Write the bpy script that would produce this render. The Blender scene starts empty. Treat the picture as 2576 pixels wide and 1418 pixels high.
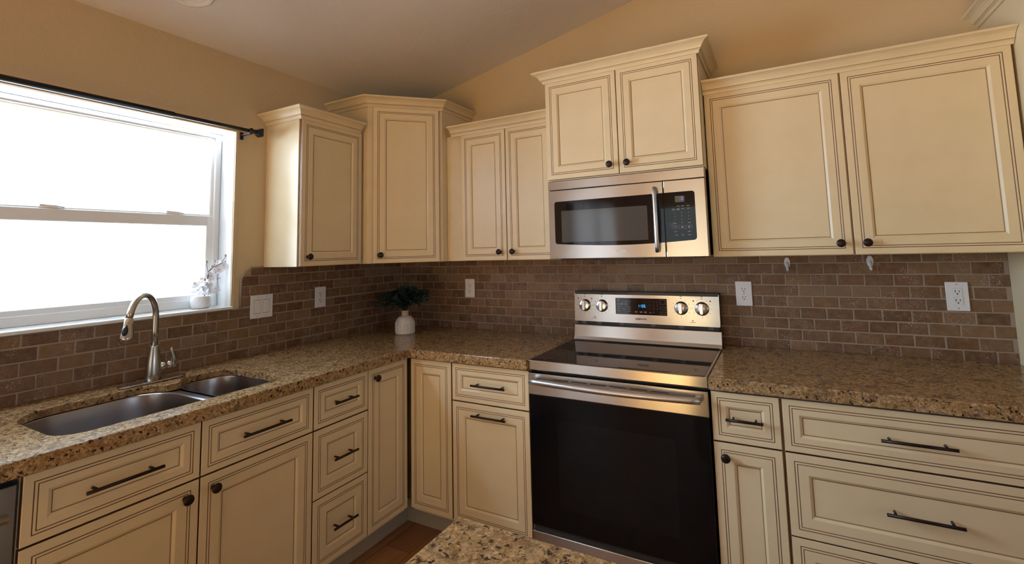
import bpy, bmesh, math, random
from mathutils import Vector, Matrix
random.seed(7)
S = 0.0254                     # everything below is measured in inches
sc = bpy.context.scene
C = sc.collection

# ------------------------------------------------------------------ camera
W, H = 2576, 1418
F_PX, CX, CY = 1189.98, 1318.08, 518.82
YAW, PITCH, ROLL = 0.489514, 0.093507, -0.025828
cam_d = bpy.data.cameras.new('camera'); cam = bpy.data.objects.new('camera', cam_d); C.objects.link(cam)
fw = Vector((-math.sin(YAW)*math.cos(PITCH), math.cos(YAW)*math.cos(PITCH), math.sin(PITCH)))
rt = Vector((math.cos(YAW), math.sin(YAW), 0)); up = rt.cross(fw)
r2 = rt*math.cos(ROLL) + up*math.sin(ROLL); u2 = -rt*math.sin(ROLL) + up*math.cos(ROLL)
m = Matrix((r2, u2, -fw)).transposed().to_4x4(); m.translation = Vector((93.409, -101.314, 55.194))*S
cam.matrix_world = m
cam_d.sensor_width = 36; cam_d.sensor_fit = 'HORIZONTAL'; cam_d.lens = F_PX/W*36
cam_d.shift_x = (W/2-CX)/W; cam_d.shift_y = (CY-H/2)/W; cam_d.clip_start = 0.02
sc.camera = cam

# ------------------------------------------------------------------ view, world, lights
sc.view_settings.view_transform = 'Standard'; sc.view_settings.look = 'None'
sc.view_settings.gamma = 1; sc.view_settings.use_curve_mapping = False
sc.view_settings.exposure = -0.1
world = bpy.data.worlds.new('daylight'); sc.world = world; world.use_nodes = True
bg = world.node_tree.nodes['Background']; bg.inputs[0].default_value = (0.90, 1.0, 1.0, 1); bg.inputs[1].default_value = 1.7

def area(name, loc, target, size, size_y, power, color, spread=180):
    d = bpy.data.lights.new(name, 'AREA'); d.shape = 'RECTANGLE'; d.size = size*S; d.size_y = size_y*S
    d.energy = power; d.color = color; d.spread = math.radians(spread)
    o = bpy.data.objects.new(name, d); C.objects.link(o); o.location = Vector(loc)*S
    o.rotation_euler = (Vector(target)-Vector(loc)).to_track_quat('-Z', 'Y').to_euler(); return o
# skylight arriving through the sink window and the curtained patio door; low sun through a glass door added behind the camera
area('window_daylight', (-9, -73, 63), (40, -73, 50), 66, 38, 116, (0.54, 0.75, 1.0))
area('right_fill_light', (262, -130, 60), (0, -110, 60), 116, 56, 18, (0.25, 0.50, 1.0))  # added fill from the right, brightens the left-wall cabinets
area('patio_door_daylight', (-8, -186, 44), (60, -180, 40), 66, 76, 100, (0.72, 0.86, 1.0))
sd = bpy.data.lights.new('sun', 'SUN'); sd.energy = 46; sd.angle = 0.02; sd.color = (1.0, 0.67, 0.20)
so = bpy.data.objects.new('sun', sd); C.objects.link(so)
so.rotation_euler = Vector((0.05, 0.80, -0.60)).to_track_quat('-Z', 'Y').to_euler()

# ------------------------------------------------------------------ materials
def new_mat(name):
    mt = bpy.data.materials.new(name); mt.use_nodes = True
    nt = mt.node_tree; b = nt.nodes['Principled BSDF']; return mt, nt, b
def simple(name, col, rough=0.5, metal=0.0, coat=0.0, spec=None, emit=None, es=0):
    mt, nt, b = new_mat(name)
    b.inputs['Base Color'].default_value = (*col, 1); b.inputs['Roughness'].default_value = rough
    b.inputs['Metallic'].default_value = metal; b.inputs['Coat Weight'].default_value = coat
    if spec is not None: b.inputs['Specular IOR Level'].default_value = spec
    if emit: b.inputs['Emission Color'].default_value = (*emit, 1); b.inputs['Emission Strength'].default_value = es
    return mt
def N(nt, t, **kw):
    n = nt.nodes.new(t)
    for k, v in kw.items():
        if k.startswith('i_'): n.inputs[k[2:].replace('_', ' ')].default_value = v
        else: setattr(n, k, v)
    return n
def obj_coords(nt, scale=(1, 1, 1)):
    tc = N(nt, 'ShaderNodeTexCoord'); mp = N(nt, 'ShaderNodeMapping'); mp.inputs['Scale'].default_value = scale
    nt.links.new(tc.outputs['Object'], mp.inputs['Vector']); return mp.outputs['Vector']
def ramp(nt, fac, stops, interp='LINEAR'):
    r = N(nt, 'ShaderNodeValToRGB'); r.color_ramp.interpolation = interp; el = r.color_ramp.elements
    while len(el) < len(stops): el.new(0.5)
    for e, (p, c) in zip(el, stops): e.position = p; e.color = (*c, 1) if len(c) == 3 else c
    nt.links.new(fac, r.inputs[0]); return r.outputs['Color']
def mix(nt, fac, a, b, blend='MIX'):
    n = N(nt, 'ShaderNodeMix', data_type='RGBA', blend_type=blend)
    for s, v in ((n.inputs['Factor'], fac), (n.inputs['A'], a), (n.inputs['B'], b)):
        if hasattr(v, 'links') or isinstance(v, bpy.types.NodeSocket): nt.links.new(v, s)
        else: s.default_value = v if isinstance(v, (int, float)) else (*v, 1)
    return n.outputs['Result']
def bump(nt, b, height, strength, dist):
    n = N(nt, 'ShaderNodeBump'); n.inputs['Strength'].default_value = strength; n.inputs['Distance'].default_value = dist
    nt.links.new(height, n.inputs['Height']); nt.links.new(n.outputs[0], b.inputs['Normal'])
def noise(nt, vec, scale, detail=4, rough=0.55, dist=0):
    n = N(nt, 'ShaderNodeTexNoise'); n.inputs['Scale'].default_value = scale; n.inputs['Detail'].default_value = detail
    n.inputs['Roughness'].default_value = rough; n.inputs['Distortion'].default_value = dist
    nt.links.new(vec, n.inputs['Vector']); return n.outputs['Fac']
def voro(nt, vec, scale, feature='F1', out='Distance', rnd=1.0):
    n = N(nt, 'ShaderNodeTexVoronoi', feature=feature); n.inputs['Scale'].default_value = scale
    n.inputs['Randomness'].default_value = rnd
    nt.links.new(vec, n.inputs['Vector']); return n.outputs[out]

def mk_paint():
    mt, nt, b = new_mat('cream_glazed_paint'); v = obj_coords(nt)
    f = noise(nt, v, 9, 5); c = ramp(nt, f, [(0.3, (0.725, 0.59, 0.355)), (0.7, (0.765, 0.625, 0.39))])
    nt.links.new(c, b.inputs['Base Color']); b.inputs['Roughness'].default_value = 0.38
    v2 = obj_coords(nt, (160, 160, 8)); bump(nt, b, noise(nt, v2, 1.0, 3), 0.06, 0.0006); return mt
PAINT = mk_paint()
GLAZE = simple('brown_glaze', (0.19, 0.095, 0.04), 0.5)
GLAZE_SHADE = simple('thin_glaze_and_bevel_shade', (0.36, 0.25, 0.13), 0.5)  # crown glaze lines; also shade painted into the door panel bevels
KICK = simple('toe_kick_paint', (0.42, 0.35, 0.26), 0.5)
def mk_wall(name, col, bs=0.25, sc_=60):
    mt, nt, b = new_mat(name); v = obj_coords(nt)
    c = mix(nt, noise(nt, v, 1.5, 3), tuple(x*0.96 for x in col), tuple(min(1, x*1.04) for x in col))
    nt.links.new(c, b.inputs['Base Color']); b.inputs['Roughness'].default_value = 0.75
    h = ramp(nt, noise(nt, v, sc_, 3, 0.5, 0.6), [(0.45, (0, 0, 0)), (0.6, (1, 1, 1))]); bump(nt, b, h, bs, 0.0012); return mt
WALL = mk_wall('tan_wall_paint', (0.60, 0.465, 0.278))
REVEAL = mk_wall('window_reveal_paint', (0.76, 0.72, 0.66))
CEIL = mk_wall('ceiling_paint', (0.73, 0.685, 0.63), 0.3, 22)
WHITE_ROOM = mk_wall('rear_room_paint', (0.60, 0.47, 0.30))

def mk_granite():
    mt, nt, b = new_mat('golden_granite'); v = obj_coords(nt)
    def warp(vec, sc1, amt):
        nn = N(nt, 'ShaderNodeTexNoise'); nn.inputs['Scale'].default_value = sc1; nn.inputs['Detail'].default_value = 3; nt.links.new(vec, nn.inputs['Vector'])
        sub = N(nt, 'ShaderNodeVectorMath', operation='SUBTRACT'); sub.inputs[1].default_value = (0.5, 0.5, 0.5); nt.links.new(nn.outputs['Color'], sub.inputs[0])
        k = N(nt, 'ShaderNodeVectorMath', operation='SCALE'); k.inputs['Scale'].default_value = amt; nt.links.new(sub.outputs[0], k.inputs[0])
        ad = N(nt, 'ShaderNodeVectorMath', operation='ADD'); nt.links.new(vec, ad.inputs[0]); nt.links.new(k.outputs[0], ad.inputs[1]); return ad.outputs[0]
    vv = warp(v, 60, 0.022)
    sep = N(nt, 'ShaderNodeSeparateColor'); nt.links.new(voro(nt, vv, 120, out='Color'), sep.inputs[0])
    base = ramp(nt, sep.outputs[0], [(0.0, (0.136, 0.069, 0.025)), (0.18, (0.291, 0.161, 0.057)), (0.40, (0.388, 0.230, 0.086)), (0.60, (0.456, 0.285, 0.123)), (0.80, (0.563, 0.396, 0.221)), (1.0, (0.330, 0.221, 0.131))])
    soft = noise(nt, v, 95, 4, 0.6, 0.5); base = mix(nt, 0.45, base, ramp(nt, soft, [(0.35, (0.213, 0.115, 0.041)), (0.5, (0.407, 0.248, 0.098)), (0.65, (0.582, 0.414, 0.230))]))
    edge = ramp(nt, voro(nt, vv, 120, 'DISTANCE_TO_EDGE'), [(0.0, (0.55, 0.55, 0.55)), (0.10, (0, 0, 0))]); c = mix(nt, edge, base, (0.145, 0.074, 0.033))
    c = mix(nt, ramp(nt, noise(nt, v, 22, 3, 0.6, 0.7), [(0.54, (0, 0, 0)), (0.64, (0.6, 0.6, 0.6))]), c, (0.126, 0.078, 0.045))
    c = mix(nt, ramp(nt, noise(nt, vv, 85, 4, 0.65, 0.6), [(0.575, (0, 0, 0)), (0.61, (1, 1, 1))]), c, (0.027, 0.015, 0.011))
    c = mix(nt, ramp(nt, noise(nt, vv, 170, 3, 0.6, 0.3), [(0.63, (0, 0, 0)), (0.67, (0.85, 0.85, 0.85))]), c, (0.034, 0.020, 0.015))
    c = mix(nt, ramp(nt, voro(nt, warp(v, 90, 0.012), 42), [(0.13, (1, 1, 1)), (0.19, (0, 0, 0))]), c, (0.049, 0.015, 0.011))
    c = mix(nt, ramp(nt, noise(nt, v, 150, 3), [(0.66, (0, 0, 0)), (0.72, (0.5, 0.5, 0.5))]), c, (0.601, 0.460, 0.295))
    nt.links.new(c, b.inputs['Base Color']); b.inputs['Roughness'].default_value = 0.15; b.inputs['Specular IOR Level'].default_value = 0.38; return mt
GRANITE = mk_granite()

def mk_tile():
    mt, nt, b = new_mat('brown_travertine_tile'); v = obj_coords(nt)
    geo = N(nt, 'ShaderNodeNewGeometry'); rnd = geo.outputs['Random Per Island']
    base = ramp(nt, rnd, [(0.0, (0.105, 0.046, 0.017)), (0.25, (0.165, 0.076, 0.029)), (0.5, (0.130, 0.071, 0.034)), (0.75, (0.205, 0.107, 0.043)), (1.0, (0.215, 0.138, 0.074))])
    cl = noise(nt, v, 40, 5, 0.6); c = mix(nt, ramp(nt, cl, [(0.35, (0, 0, 0)), (0.75, (0.5, 0.5, 0.5))]), base, (0.28, 0.175, 0.10))
    gate = noise(nt, v, 11, 2)
    p = noise(nt, v, 230, 3, 0.6, 0.8); pm = ramp(nt, p, [(0.57, (0, 0, 0)), (0.63, (1, 1, 1))])
    pm2 = mix(nt, 1.0, pm, ramp(nt, gate, [(0.49, (0, 0, 0)), (0.62, (0.95, 0.95, 0.95))]), 'MULTIPLY')
    c = mix(nt, pm2, c, (0.50, 0.40, 0.32))
    nt.links.new(c, b.inputs['Base Color']); b.inputs['Roughness'].default_value = 0.52
    bump(nt, b, mix(nt, 0.5, cl, pm2), 0.35, 0.0015); return mt
TILE = mk_tile()
GROUT = simple('tan_grout', (0.34, 0.255, 0.19), 0.85)

def mk_steel(name, col, rough, stretch, aniso=0.75, rot=0.25):
    mt, nt, b = new_mat(name); v = obj_coords(nt, stretch)
    n = noise(nt, v, 1, 2); b.inputs['Metallic'].default_value = 1.0
    c = mix(nt, n, tuple(x*0.975 for x in col), tuple(min(1, x*1.02) for x in col)); nt.links.new(c, b.inputs['Base Color'])
    r = N(nt, 'ShaderNodeMapRange'); r.inputs['To Min'].default_value = rough*0.92; r.inputs['To Max'].default_value = rough*1.08
    nt.links.new(n, r.inputs['Value']); nt.links.new(r.outputs[0], b.inputs['Roughness'])
    b.inputs['Anisotropic'].default_value = aniso; b.inputs['Anisotropic Rotation'].default_value = rot
    if aniso > 0:
        tg = N(nt, 'ShaderNodeTangent', direction_type='RADIAL', axis='Z'); nt.links.new(tg.outputs[0], b.inputs['Tangent'])
    return mt
STEEL = mk_steel('brushed_stainless', (0.56, 0.545, 0.515), 0.24, (6, 300, 900))
STEEL_B = mk_steel('satin_stainless_bar', (0.58, 0.56, 0.54), 0.36, (20, 20, 20), 0.0)
STEEL_S = mk_steel('sink_stainless', (0.40, 0.365, 0.35), 0.28, (2, 2, 2), 0.0)
NICKEL = mk_steel('brushed_nickel', (0.50, 0.47, 0.42), 0.24, (20, 20, 20), 0.0)
CHROME = simple('polished_chrome', (0.75, 0.74, 0.72), 0.12, 1.0)
KNOBM = simple('satin_metal', (0.72, 0.70, 0.67), 0.22, 1.0)
BRONZE = simple('oil_rubbed_bronze', (0.035, 0.022, 0.018), 0.36, 0.7)
BLACKG = simple('black_glass', (0.006, 0.006, 0.007), 0.04, 0.0, spec=0.4)
BLACKOVEN = simple('black_oven_glass', (0.004, 0.004, 0.0045), 0.10, 0.0, spec=0.25)
BLACK = simple('black_plastic', (0.012, 0.012, 0.013), 0.4)
MESHW = simple('microwave_window_mesh', (0.075, 0.073, 0.066), 0.06, 0.0, spec=0.6)
OVENW = simple('oven_inner_window', (0.007, 0.007, 0.0075), 0.10, 0.0, spec=0.25)
PLASTIC = simple('white_plastic', (0.80, 0.78, 0.76), 0.35)
SLOT = simple('dark_slot', (0.03, 0.025, 0.02), 0.6)
SLOT2 = simple('dark_grey_tab', (0.09, 0.09, 0.09), 0.4, 0.6)
VINYL = simple('white_vinyl', (0.80, 0.79, 0.76), 0.35)
SILLM = simple('white_sill', (0.82, 0.80, 0.75), 0.22)
RODM = simple('black_rod', (0.012, 0.012, 0.014), 0.4, 0.3)
CERAM = simple('cream_ceramic', (0.80, 0.73, 0.63), 0.5)
NECKM = simple('tan_ceramic_neck', (0.62, 0.46, 0.28), 0.5)
CERW = simple('white_ceramic', (0.85, 0.84, 0.84), 0.3)
LEAF = simple('dark_green_leaf', (0.014, 0.040, 0.024), 0.55)
BUDP = simple('pink_bud', (0.45, 0.25, 0.19), 0.6)
PETAL = simple('white_petal', (0.86, 0.85, 0.88), 0.6)
STAMEN = simple('yellow_stamen', (0.55, 0.42, 0.12), 0.6)
TWIG = simple('brown_twig', (0.07, 0.04, 0.035), 0.7)
BUD = simple('tan_bud', (0.50, 0.33, 0.20), 0.6)
GREYTXT = simple('grey_lettering', (0.30, 0.30, 0.30), 0.5)
DARKTXT = simple('dark_lettering', (0.06, 0.055, 0.05), 0.5)
REDTXT = simple('red_lettering', (0.35, 0.03, 0.03), 0.5)
BLUELED = simple('blue_led', (0, 0.02, 0.06), 0.5, emit=(0.02, 0.35, 1.0), es=2.2)
VIOLED = simple('violet_led', (0.02, 0.02, 0.08), 0.5, emit=(0.22, 0.22, 0.95), es=0.9)
LCD = simple('lcd_backing', (0.10, 0.09, 0.05), 0.3)
HOOKM = simple('translucent_white_hook', (0.72, 0.72, 0.75), 0.3)
SHEER = None
def mk_sheer():
    mt, nt, b = new_mat('sheer_curtain_cloth'); out = nt.nodes['Material Output']
    d = N(nt, 'ShaderNodeBsdfDiffuse'); d.inputs[0].default_value = (0.8, 0.82, 0.86, 1)
    t = N(nt, 'ShaderNodeBsdfTranslucent'); t.inputs[0].default_value = (0.8, 0.84, 0.9, 1)
    m1 = N(nt, 'ShaderNodeMixShader'); m1.inputs[0].default_value = 0.6
    nt.links.new(d.outputs[0], m1.inputs[1]); nt.links.new(t.outputs[0], m1.inputs[2]); nt.links.new(m1.outputs[0], out.inputs[0]); return mt
SHEER = mk_sheer()
def mk_glass():
    mt, nt, b = new_mat('window_glass'); out = nt.nodes['Material Output']
    t = N(nt, 'ShaderNodeBsdfTransparent'); g = N(nt, 'ShaderNodeBsdfGlossy'); g.inputs['Roughness'].default_value = 0.02
    fr = N(nt, 'ShaderNodeFresnel'); fr.inputs[0].default_value = 1.45; m1 = N(nt, 'ShaderNodeMixShader')
    nt.links.new(fr.outputs[0], m1.inputs[0]); nt.links.new(t.outputs[0], m1.inputs[1]); nt.links.new(g.outputs[0], m1.inputs[2]); nt.links.new(m1.outputs[0], out.inputs[0]); return mt
GLASS = mk_glass()
def mk_floor():
    mt, nt, b = new_mat('brown_wood_plank_floor'); tc = N(nt, 'ShaderNodeTexCoord'); v = tc.outputs['Object']
    mp = N(nt, 'ShaderNodeMapping'); mp.inputs['Rotation'].default_value = (0, 0, math.radians(90)); nt.links.new(v, mp.inputs['Vector'])
    br = N(nt, 'ShaderNodeTexBrick'); br.inputs['Scale'].default_value = 1.0; br.offset = 0.37
    br.inputs['Brick Width'].default_value = 1.2; br.inputs['Row Height'].default_value = 0.15; br.inputs['Mortar Size'].default_value = 0.0018
    br.inputs['Color1'].default_value = (0.46, 0.225, 0.095, 1); br.inputs['Color2'].default_value = (0.33, 0.150, 0.062, 1); br.inputs['Mortar'].default_value = (0.06, 0.028, 0.014, 1)
    nt.links.new(mp.outputs[0], br.inputs['Vector'])
    mp2 = N(nt, 'ShaderNodeMapping'); mp2.inputs['Scale'].default_value = (40, 3, 1); nt.links.new(v, mp2.inputs['Vector'])
    g = noise(nt, mp2.outputs[0], 1, 6, 0.65, 1.0)
    c = mix(nt, ramp(nt, g, [(0.35, (0.55, 0.55, 0.55)), (0.7, (0, 0, 0))]), br.outputs['Color'], (0.17, 0.068, 0.026))
    nt.links.new(c, b.inputs['Base Color']); b.inputs['Roughness'].default_value = 0.38; return mt
WOOD = mk_floor()
CONC = simple('patio_concrete', (0.62, 0.58, 0.52), 0.9)

# ------------------------------------------------------------------ mesh building
class MB:
    """collects shapes (inches, local) into one mesh with material slots"""
    def __init__(s): s.bm = bmesh.new(); s.mats = []
    def mi(s, mt):
        if mt not in s.mats: s.mats.append(mt)
        return s.mats.index(mt)
    def absorb(s, tb, mt, smooth=False, M=None):
        k = s.mi(mt); mp = {}
        for v in tb.verts: mp[v] = s.bm.verts.new(M @ v.co if M else v.co)
        for f in tb.faces:
            try: nf = s.bm.faces.new([mp[v] for v in f.verts])
            except ValueError: continue
            nf.material_index = k; nf.smooth = smooth
        tb.free()
    def box(s, a, b, mt, bev=0.0, M=None, seg=1):
        tb = bmesh.new(); lo = [min(p, q) for p, q in zip(a, b)]; hi = [max(p, q) for p, q in zip(a, b)]
        bmesh.ops.create_cube(tb, size=1)
        for v in tb.verts: v.co = Vector([(lo[i]+hi[i])/2 + v.co[i]*(hi[i]-lo[i]) for i in range(3)])
        if bev > 0: bmesh.ops.bevel(tb, geom=tb.edges[:], offset=bev, segments=seg, affect='EDGES', profile=0.5)
        s.absorb(tb, mt, False, M); return s
    def face(s, pts, mt, smooth=False, M=None):
        vs = [s.bm.verts.new(M @ Vector(p) if M else Vector(p)) for p in pts]
        f = s.bm.faces.new(vs); f.material_index = s.mi(mt); f.smooth = smooth; return f
    def loft(s, rings, mts, closed=True, smooth=True, cap0=False, cap1=False, M=None):
        """rings: lists of points; mts: one material or one per band"""
        vr = [[s.bm.verts.new(M @ Vector(p) if M else Vector(p)) for p in r] for r in rings]
        n = len(rings[0])
        for i in range(len(vr)-1):
            mt = mts[i] if isinstance(mts, (list, tuple)) else mts; k = s.mi(mt)
            for j in range(n if closed else n-1):
                a, b, c, d = vr[i][j], vr[i][(j+1) % n], vr[i+1][(j+1) % n], vr[i+1][j]
                try: f = s.bm.faces.new([a, b, c, d]); f.material_index = k; f.smooth = smooth
                except ValueError: pass
        m0 = mts[0] if isinstance(mts, (list, tuple)) else mts; m1 = mts[-1] if isinstance(mts, (list, tuple)) else mts
        if cap0: f = s.bm.faces.new(list(reversed(vr[0]))); f.material_index = s.mi(m0)
        if cap1: f = s.bm.faces.new(vr[-1]); f.material_index = s.mi(m1)
        return s
    def lathe(s, prof, mt, c=(0, 0, 0), axis='z', n=32, M=None, wave=None, caps=True):
        """prof: (radius, height) bottom to top"""
        rings = []
        for r, h in prof:
            ring = []
            for j in range(n):
                t = 2*math.pi*j/n; rr = r*(wave(t, h) if wave else 1)
                p = {'z': (rr*math.cos(t), rr*math.sin(t), h), 'y': (rr*math.cos(t), -h, rr*math.sin(t)), 'x': (h, rr*math.cos(t), rr*math.sin(t))}[axis]
                ring.append(tuple(p[i]+c[i] for i in range(3)))
            rings.append(ring)
        return s.loft(rings, mt, True, True, caps and prof[0][0] > 0.001, caps and prof[-1][0] > 0.001, M)
    def tube(s, pts, rad, mt, n=12, M=None, flat=(1, 1)):
        pts = [Vector(p) for p in pts]; rads = rad if isinstance(rad, (list, tuple)) else [rad]*len(pts)
        rings = []; ref = None
        for i, p in enumerate(pts):
            d = (pts[min(i+1, len(pts)-1)] - pts[max(i-1, 0)]).normalized()
            if ref is None: ref = Vector((0, 0, 1)) if abs(d.z) < 0.9 else Vector((1, 0, 0))
            a = d.cross(ref).normalized(); b = a.cross(d).normalized(); ref = b
            rings.append([tuple(p + (a*math.cos(2*math.pi*j/n)*flat[0] + b*math.sin(2*math.pi*j/n)*flat[1])*rads[i]) for j in range(n)])
        return s.loft(rings, mt, True, True, True, True, M)
    def prism(s, poly, z0, z1, mt, M=None, bev=0, axis='z'):
        tb = bmesh.new()
        P = (lambda x, y, z: (x, y, z)) if axis == 'z' else (lambda x, y, z: (x, z, y)) if axis == 'y' else (lambda x, y, z: (z, x, y))
        lo = [tb.verts.new(P(x, y, z0)) for x, y in poly]; hi = [tb.verts.new(P(x, y, z1)) for x, y in poly]
        tb.faces.new(list(reversed(lo))); tb.faces.new(hi); n = len(poly)
        for i in range(n): tb.faces.new([lo[i], lo[(i+1) % n], hi[(i+1) % n], hi[i]])
        bmesh.ops.recalc_face_normals(tb, faces=tb.faces[:])
        if bev: bmesh.ops.bevel(tb, geom=tb.edges[:], offset=bev, segments=2, affect='EDGES', profile=0.5)
        s.absorb(tb, mt, False, M); return s
    def build(s, name, parent=None, loc=None, label=None, recalc=True):
        if recalc: bmesh.ops.recalc_face_normals(s.bm, faces=s.bm.faces[:])
        for v in s.bm.verts: v.co *= S
        me = bpy.data.meshes.new(name); s.bm.to_mesh(me); s.bm.free()
        for mt in s.mats: me.materials.append(mt)
        o = bpy.data.objects.new(name, me); C.objects.link(o)
        if parent: o.parent = parent
        if loc: o.location = Vector(loc)*S
        if label: o['label'] = label
        return o
def tag(o, label, cat, group=None):
    o['label'] = label; o['category'] = cat
    if group: o['group'] = group
    return o
def thing(name, label, cat, loc=(0, 0, 0), rz=0, group=None):
    o = bpy.data.objects.new(name, None); C.objects.link(o); o.location = Vector(loc)*S; o.rotation_euler = (0, 0, rz); o.empty_display_size = 0.05
    return tag(o, label, cat, group)
def struct(o): o['kind'] = 'structure'; return o
def curve_text(txt, size, mt, name, parent, M, extrude=0.02, bold=0.0, align='CENTER'):
    cu = bpy.data.curves.new(name, 'FONT'); cu.body = txt; cu.size = size; cu.extrude = extrude; cu.offset = bold
    cu.align_x = align; cu.align_y = 'CENTER'
    to = bpy.data.objects.new(name, cu); C.objects.link(to); dg = bpy.context.evaluated_depsgraph_get()
    me = bpy.data.meshes.new_from_object(to.evaluated_get(dg)); bpy.data.objects.remove(to); bpy.data.curves.remove(cu)
    for v in me.vertices: v.co = (M @ v.co)*S
    me.materials.clear(); me.materials.append(mt); me.name = name
    o = bpy.data.objects.new(name, me); C.objects.link(o); o.parent = parent; return o
def wall_text_matrix(x, y, z):      # upright text facing -y, at local point
    return Matrix.Translation((x, y, z)) @ Matrix.Rotation(math.radians(90), 4, 'X')
def text_into(mb, txt, size, mt, x, y, z, bold=0.0):
    """adds an upright word facing -y to a mesh builder"""
    cu = bpy.data.curves.new('t', 'FONT'); cu.body = txt; cu.size = size; cu.extrude = 0.004; cu.offset = bold; cu.resolution_u = 2
    cu.align_x = 'CENTER'; cu.align_y = 'CENTER'; to = bpy.data.objects.new('t', cu); C.objects.link(to)
    dg = bpy.context.evaluated_depsgraph_get(); me = bpy.data.meshes.new_from_object(to.evaluated_get(dg))
    bpy.data.objects.remove(to); bpy.data.curves.remove(cu); tb = bmesh.new(); tb.from_mesh(me); bpy.data.meshes.remove(me)
    mb.absorb(tb, mt, False, wall_text_matrix(x, y, z))

# ------------------------------------------------------------------ setting
SL = 0.2155; Z0C = 95.5                       # vaulted ceiling: height at left wall and slope
zc = lambda x: Z0C + SL*x
XR, YR = 250, -256
mb = MB(); mb.box((-6, YR-6, -4), (XR+6, 6, 0), WOOD); struct(mb.build('floor'))
mb = MB(); mb.prism([(-6, zc(-6)), (XR+6, zc(XR+6)), (XR+6, zc(XR+6)+5), (-6, zc(-6)+5)], YR-6, 6, CEIL, axis='y'); struct(mb.build('ceiling'))
mb = MB(); mb.prism([(0, 0), (XR, 0), (XR, zc(XR)), (0, zc(0))], 0, 5, WALL, axis='y'); struct(mb.build('wall_back'))
# left wall with the sink window opening and the patio door opening
WY0, WY1, WZ0, WZ1 = -106.5, -46.7, 45.45, 80.2
PY0, PY1, PZ1 = -222, -150, 82
mb = MB()
def rev_box(a, b): mb.box(a, b, WALL)
rev_box((-6, WY1, 0), (0, 5, Z0C)); rev_box((-6, WY0, 0), (0, WY1, WZ0)); rev_box((-6, WY0, WZ1), (0, WY1, Z0C))
rev_box((-6, PY1, 0), (0, WY0, Z0C)); rev_box((-6, PY0, PZ1), (0, PY1, Z0C)); rev_box((-6, YR, 0), (0, PY0, Z0C))
bmesh.ops.remove_doubles(mb.bm, verts=mb.bm.verts[:], dist=0.001)
for f in [f for f in mb.bm.faces if abs(f.normal.x) < 0.5 and all(abs(v.co.x+6) < 0.01 or abs(v.co.x) < 0.01 for v in f.verts)]:
    pass
struct(mb.build('wall_left'))
mb = MB(); RT = zc(XR)                    # right wall of the great room, opening added for the fill light
for y0, y1, z0, z1 in ((YR, -190, 0, RT), (-70, 5, 0, RT), (-190, -70, 0, 30), (-190, -70, 90, RT)): mb.box((XR, y0, z0), (XR+5, y1, z1), WHITE_ROOM)
struct(mb.build('wall_right'))
DX0, DX1, DZ1 = 20, 116, 84          # unseen glass door added behind the camera to let the sun in
mb = MB(); zt = lambda x: zc(x)
mb.prism([(0, 0), (DX0, 0), (DX0, DZ1), (DX1, DZ1), (DX1, 0), (XR, 0), (XR, zc(XR)), (0, zc(0))], YR-5, YR, WHITE_ROOM, axis='y')
struct(mb.build('wall_front'))
mb = MB(); mb.box((-400, -520, -5), (-6.2, 120, -4.2), CONC); mb.box((-6.2, -520, -5), (300, YR-6.2, -4.2), CONC); o = mb.build('patio_ground'); struct(o)

# plaster reveal around the sink window (rounded bullnose corner beads)
mb = MB(); n = 6; R_ = 0.55
def reveal_ring(off, x):
    off -= 0.06
    return [(x, WY0-off, WZ0-off), (x, WY1+off, WZ0-off), (x, WY1+off, WZ1+off), (x, WY0-off, WZ1+off)]
rings = []
for i in range(n+1):
    t = i/n*math.pi/2; rings.append(reveal_ring(R_*(1-math.sin(t)), 0.08-R_*(1-math.cos(t))))
rings.append(reveal_ring(0.0, -6.0)); rings.append(reveal_ring(0.3, -6.0))
mb.loft(rings, [WALL]*(n-1)+[REVEAL]*(len(rings)-n), True, True); struct(mb.build('trim_2'))
# sill slab
mb = MB(); mb.box((-6, WY0+0.05, 45.5), (0.75, WY1-0.05, 46.05), SILLM, 0.12, seg=2); struct(mb.build('trim_1'))

# sink window: vinyl frame, fixed upper pane, lower sash, panes, latches
win = bpy.data.objects.new('window_1', None); C.objects.link(win); struct(win); win.location = Vector((-5, 0, 0))*S
def frame_mb(y0, y1, z0, z1, wl, wr, wb, wt, x0, x1, mt, bev=0.12):
    m_ = MB(); m_.box((x0, y0, z0), (x1, y0+wl, z1), mt, bev); m_.box((x0, y1-wr, z0), (x1, y1, z1), mt, bev)
    m_.box((x0, y0+wl-0.1, z0), (x1, y1-wr+0.1, z0+wb), mt, bev); m_.box((x0, y0+wl-0.1, z1-wt), (x1, y1-wr+0.1, z1), mt, bev); return m_
frame_mb(WY0, WY1, 46.05, WZ1, 1.2, 1.2, 1.6, 0.9, -1.0, 0.3, VINYL).build('window_frame', win)
up_s = frame_mb(WY0+1.1, WY1-1.1, 62.4, WZ1-0.8, 0.7, 0.7, 1.5, 0.55, -0.9, -0.1, VINYL).build('upper_sash', win)
lo_s = frame_mb(WY0+1.1, WY1-1.1, 47.4, 63.6, 1.25, 1.25, 1.1, 2.0, -0.5, 0.15, VINYL).build('lower_sash', win)
mb = MB(); mb.box((-0.62, WY0+1.9, 63.8), (-0.5, WY1-1.9, WZ1-1.4), GLASS); mb.build('pane', up_s)
mb = MB(); mb.box((-0.25, WY0+2.3, 48.4), (-0.13, WY1-2.3, 61.7), GLASS); mb.build('pane', lo_s)
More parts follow.
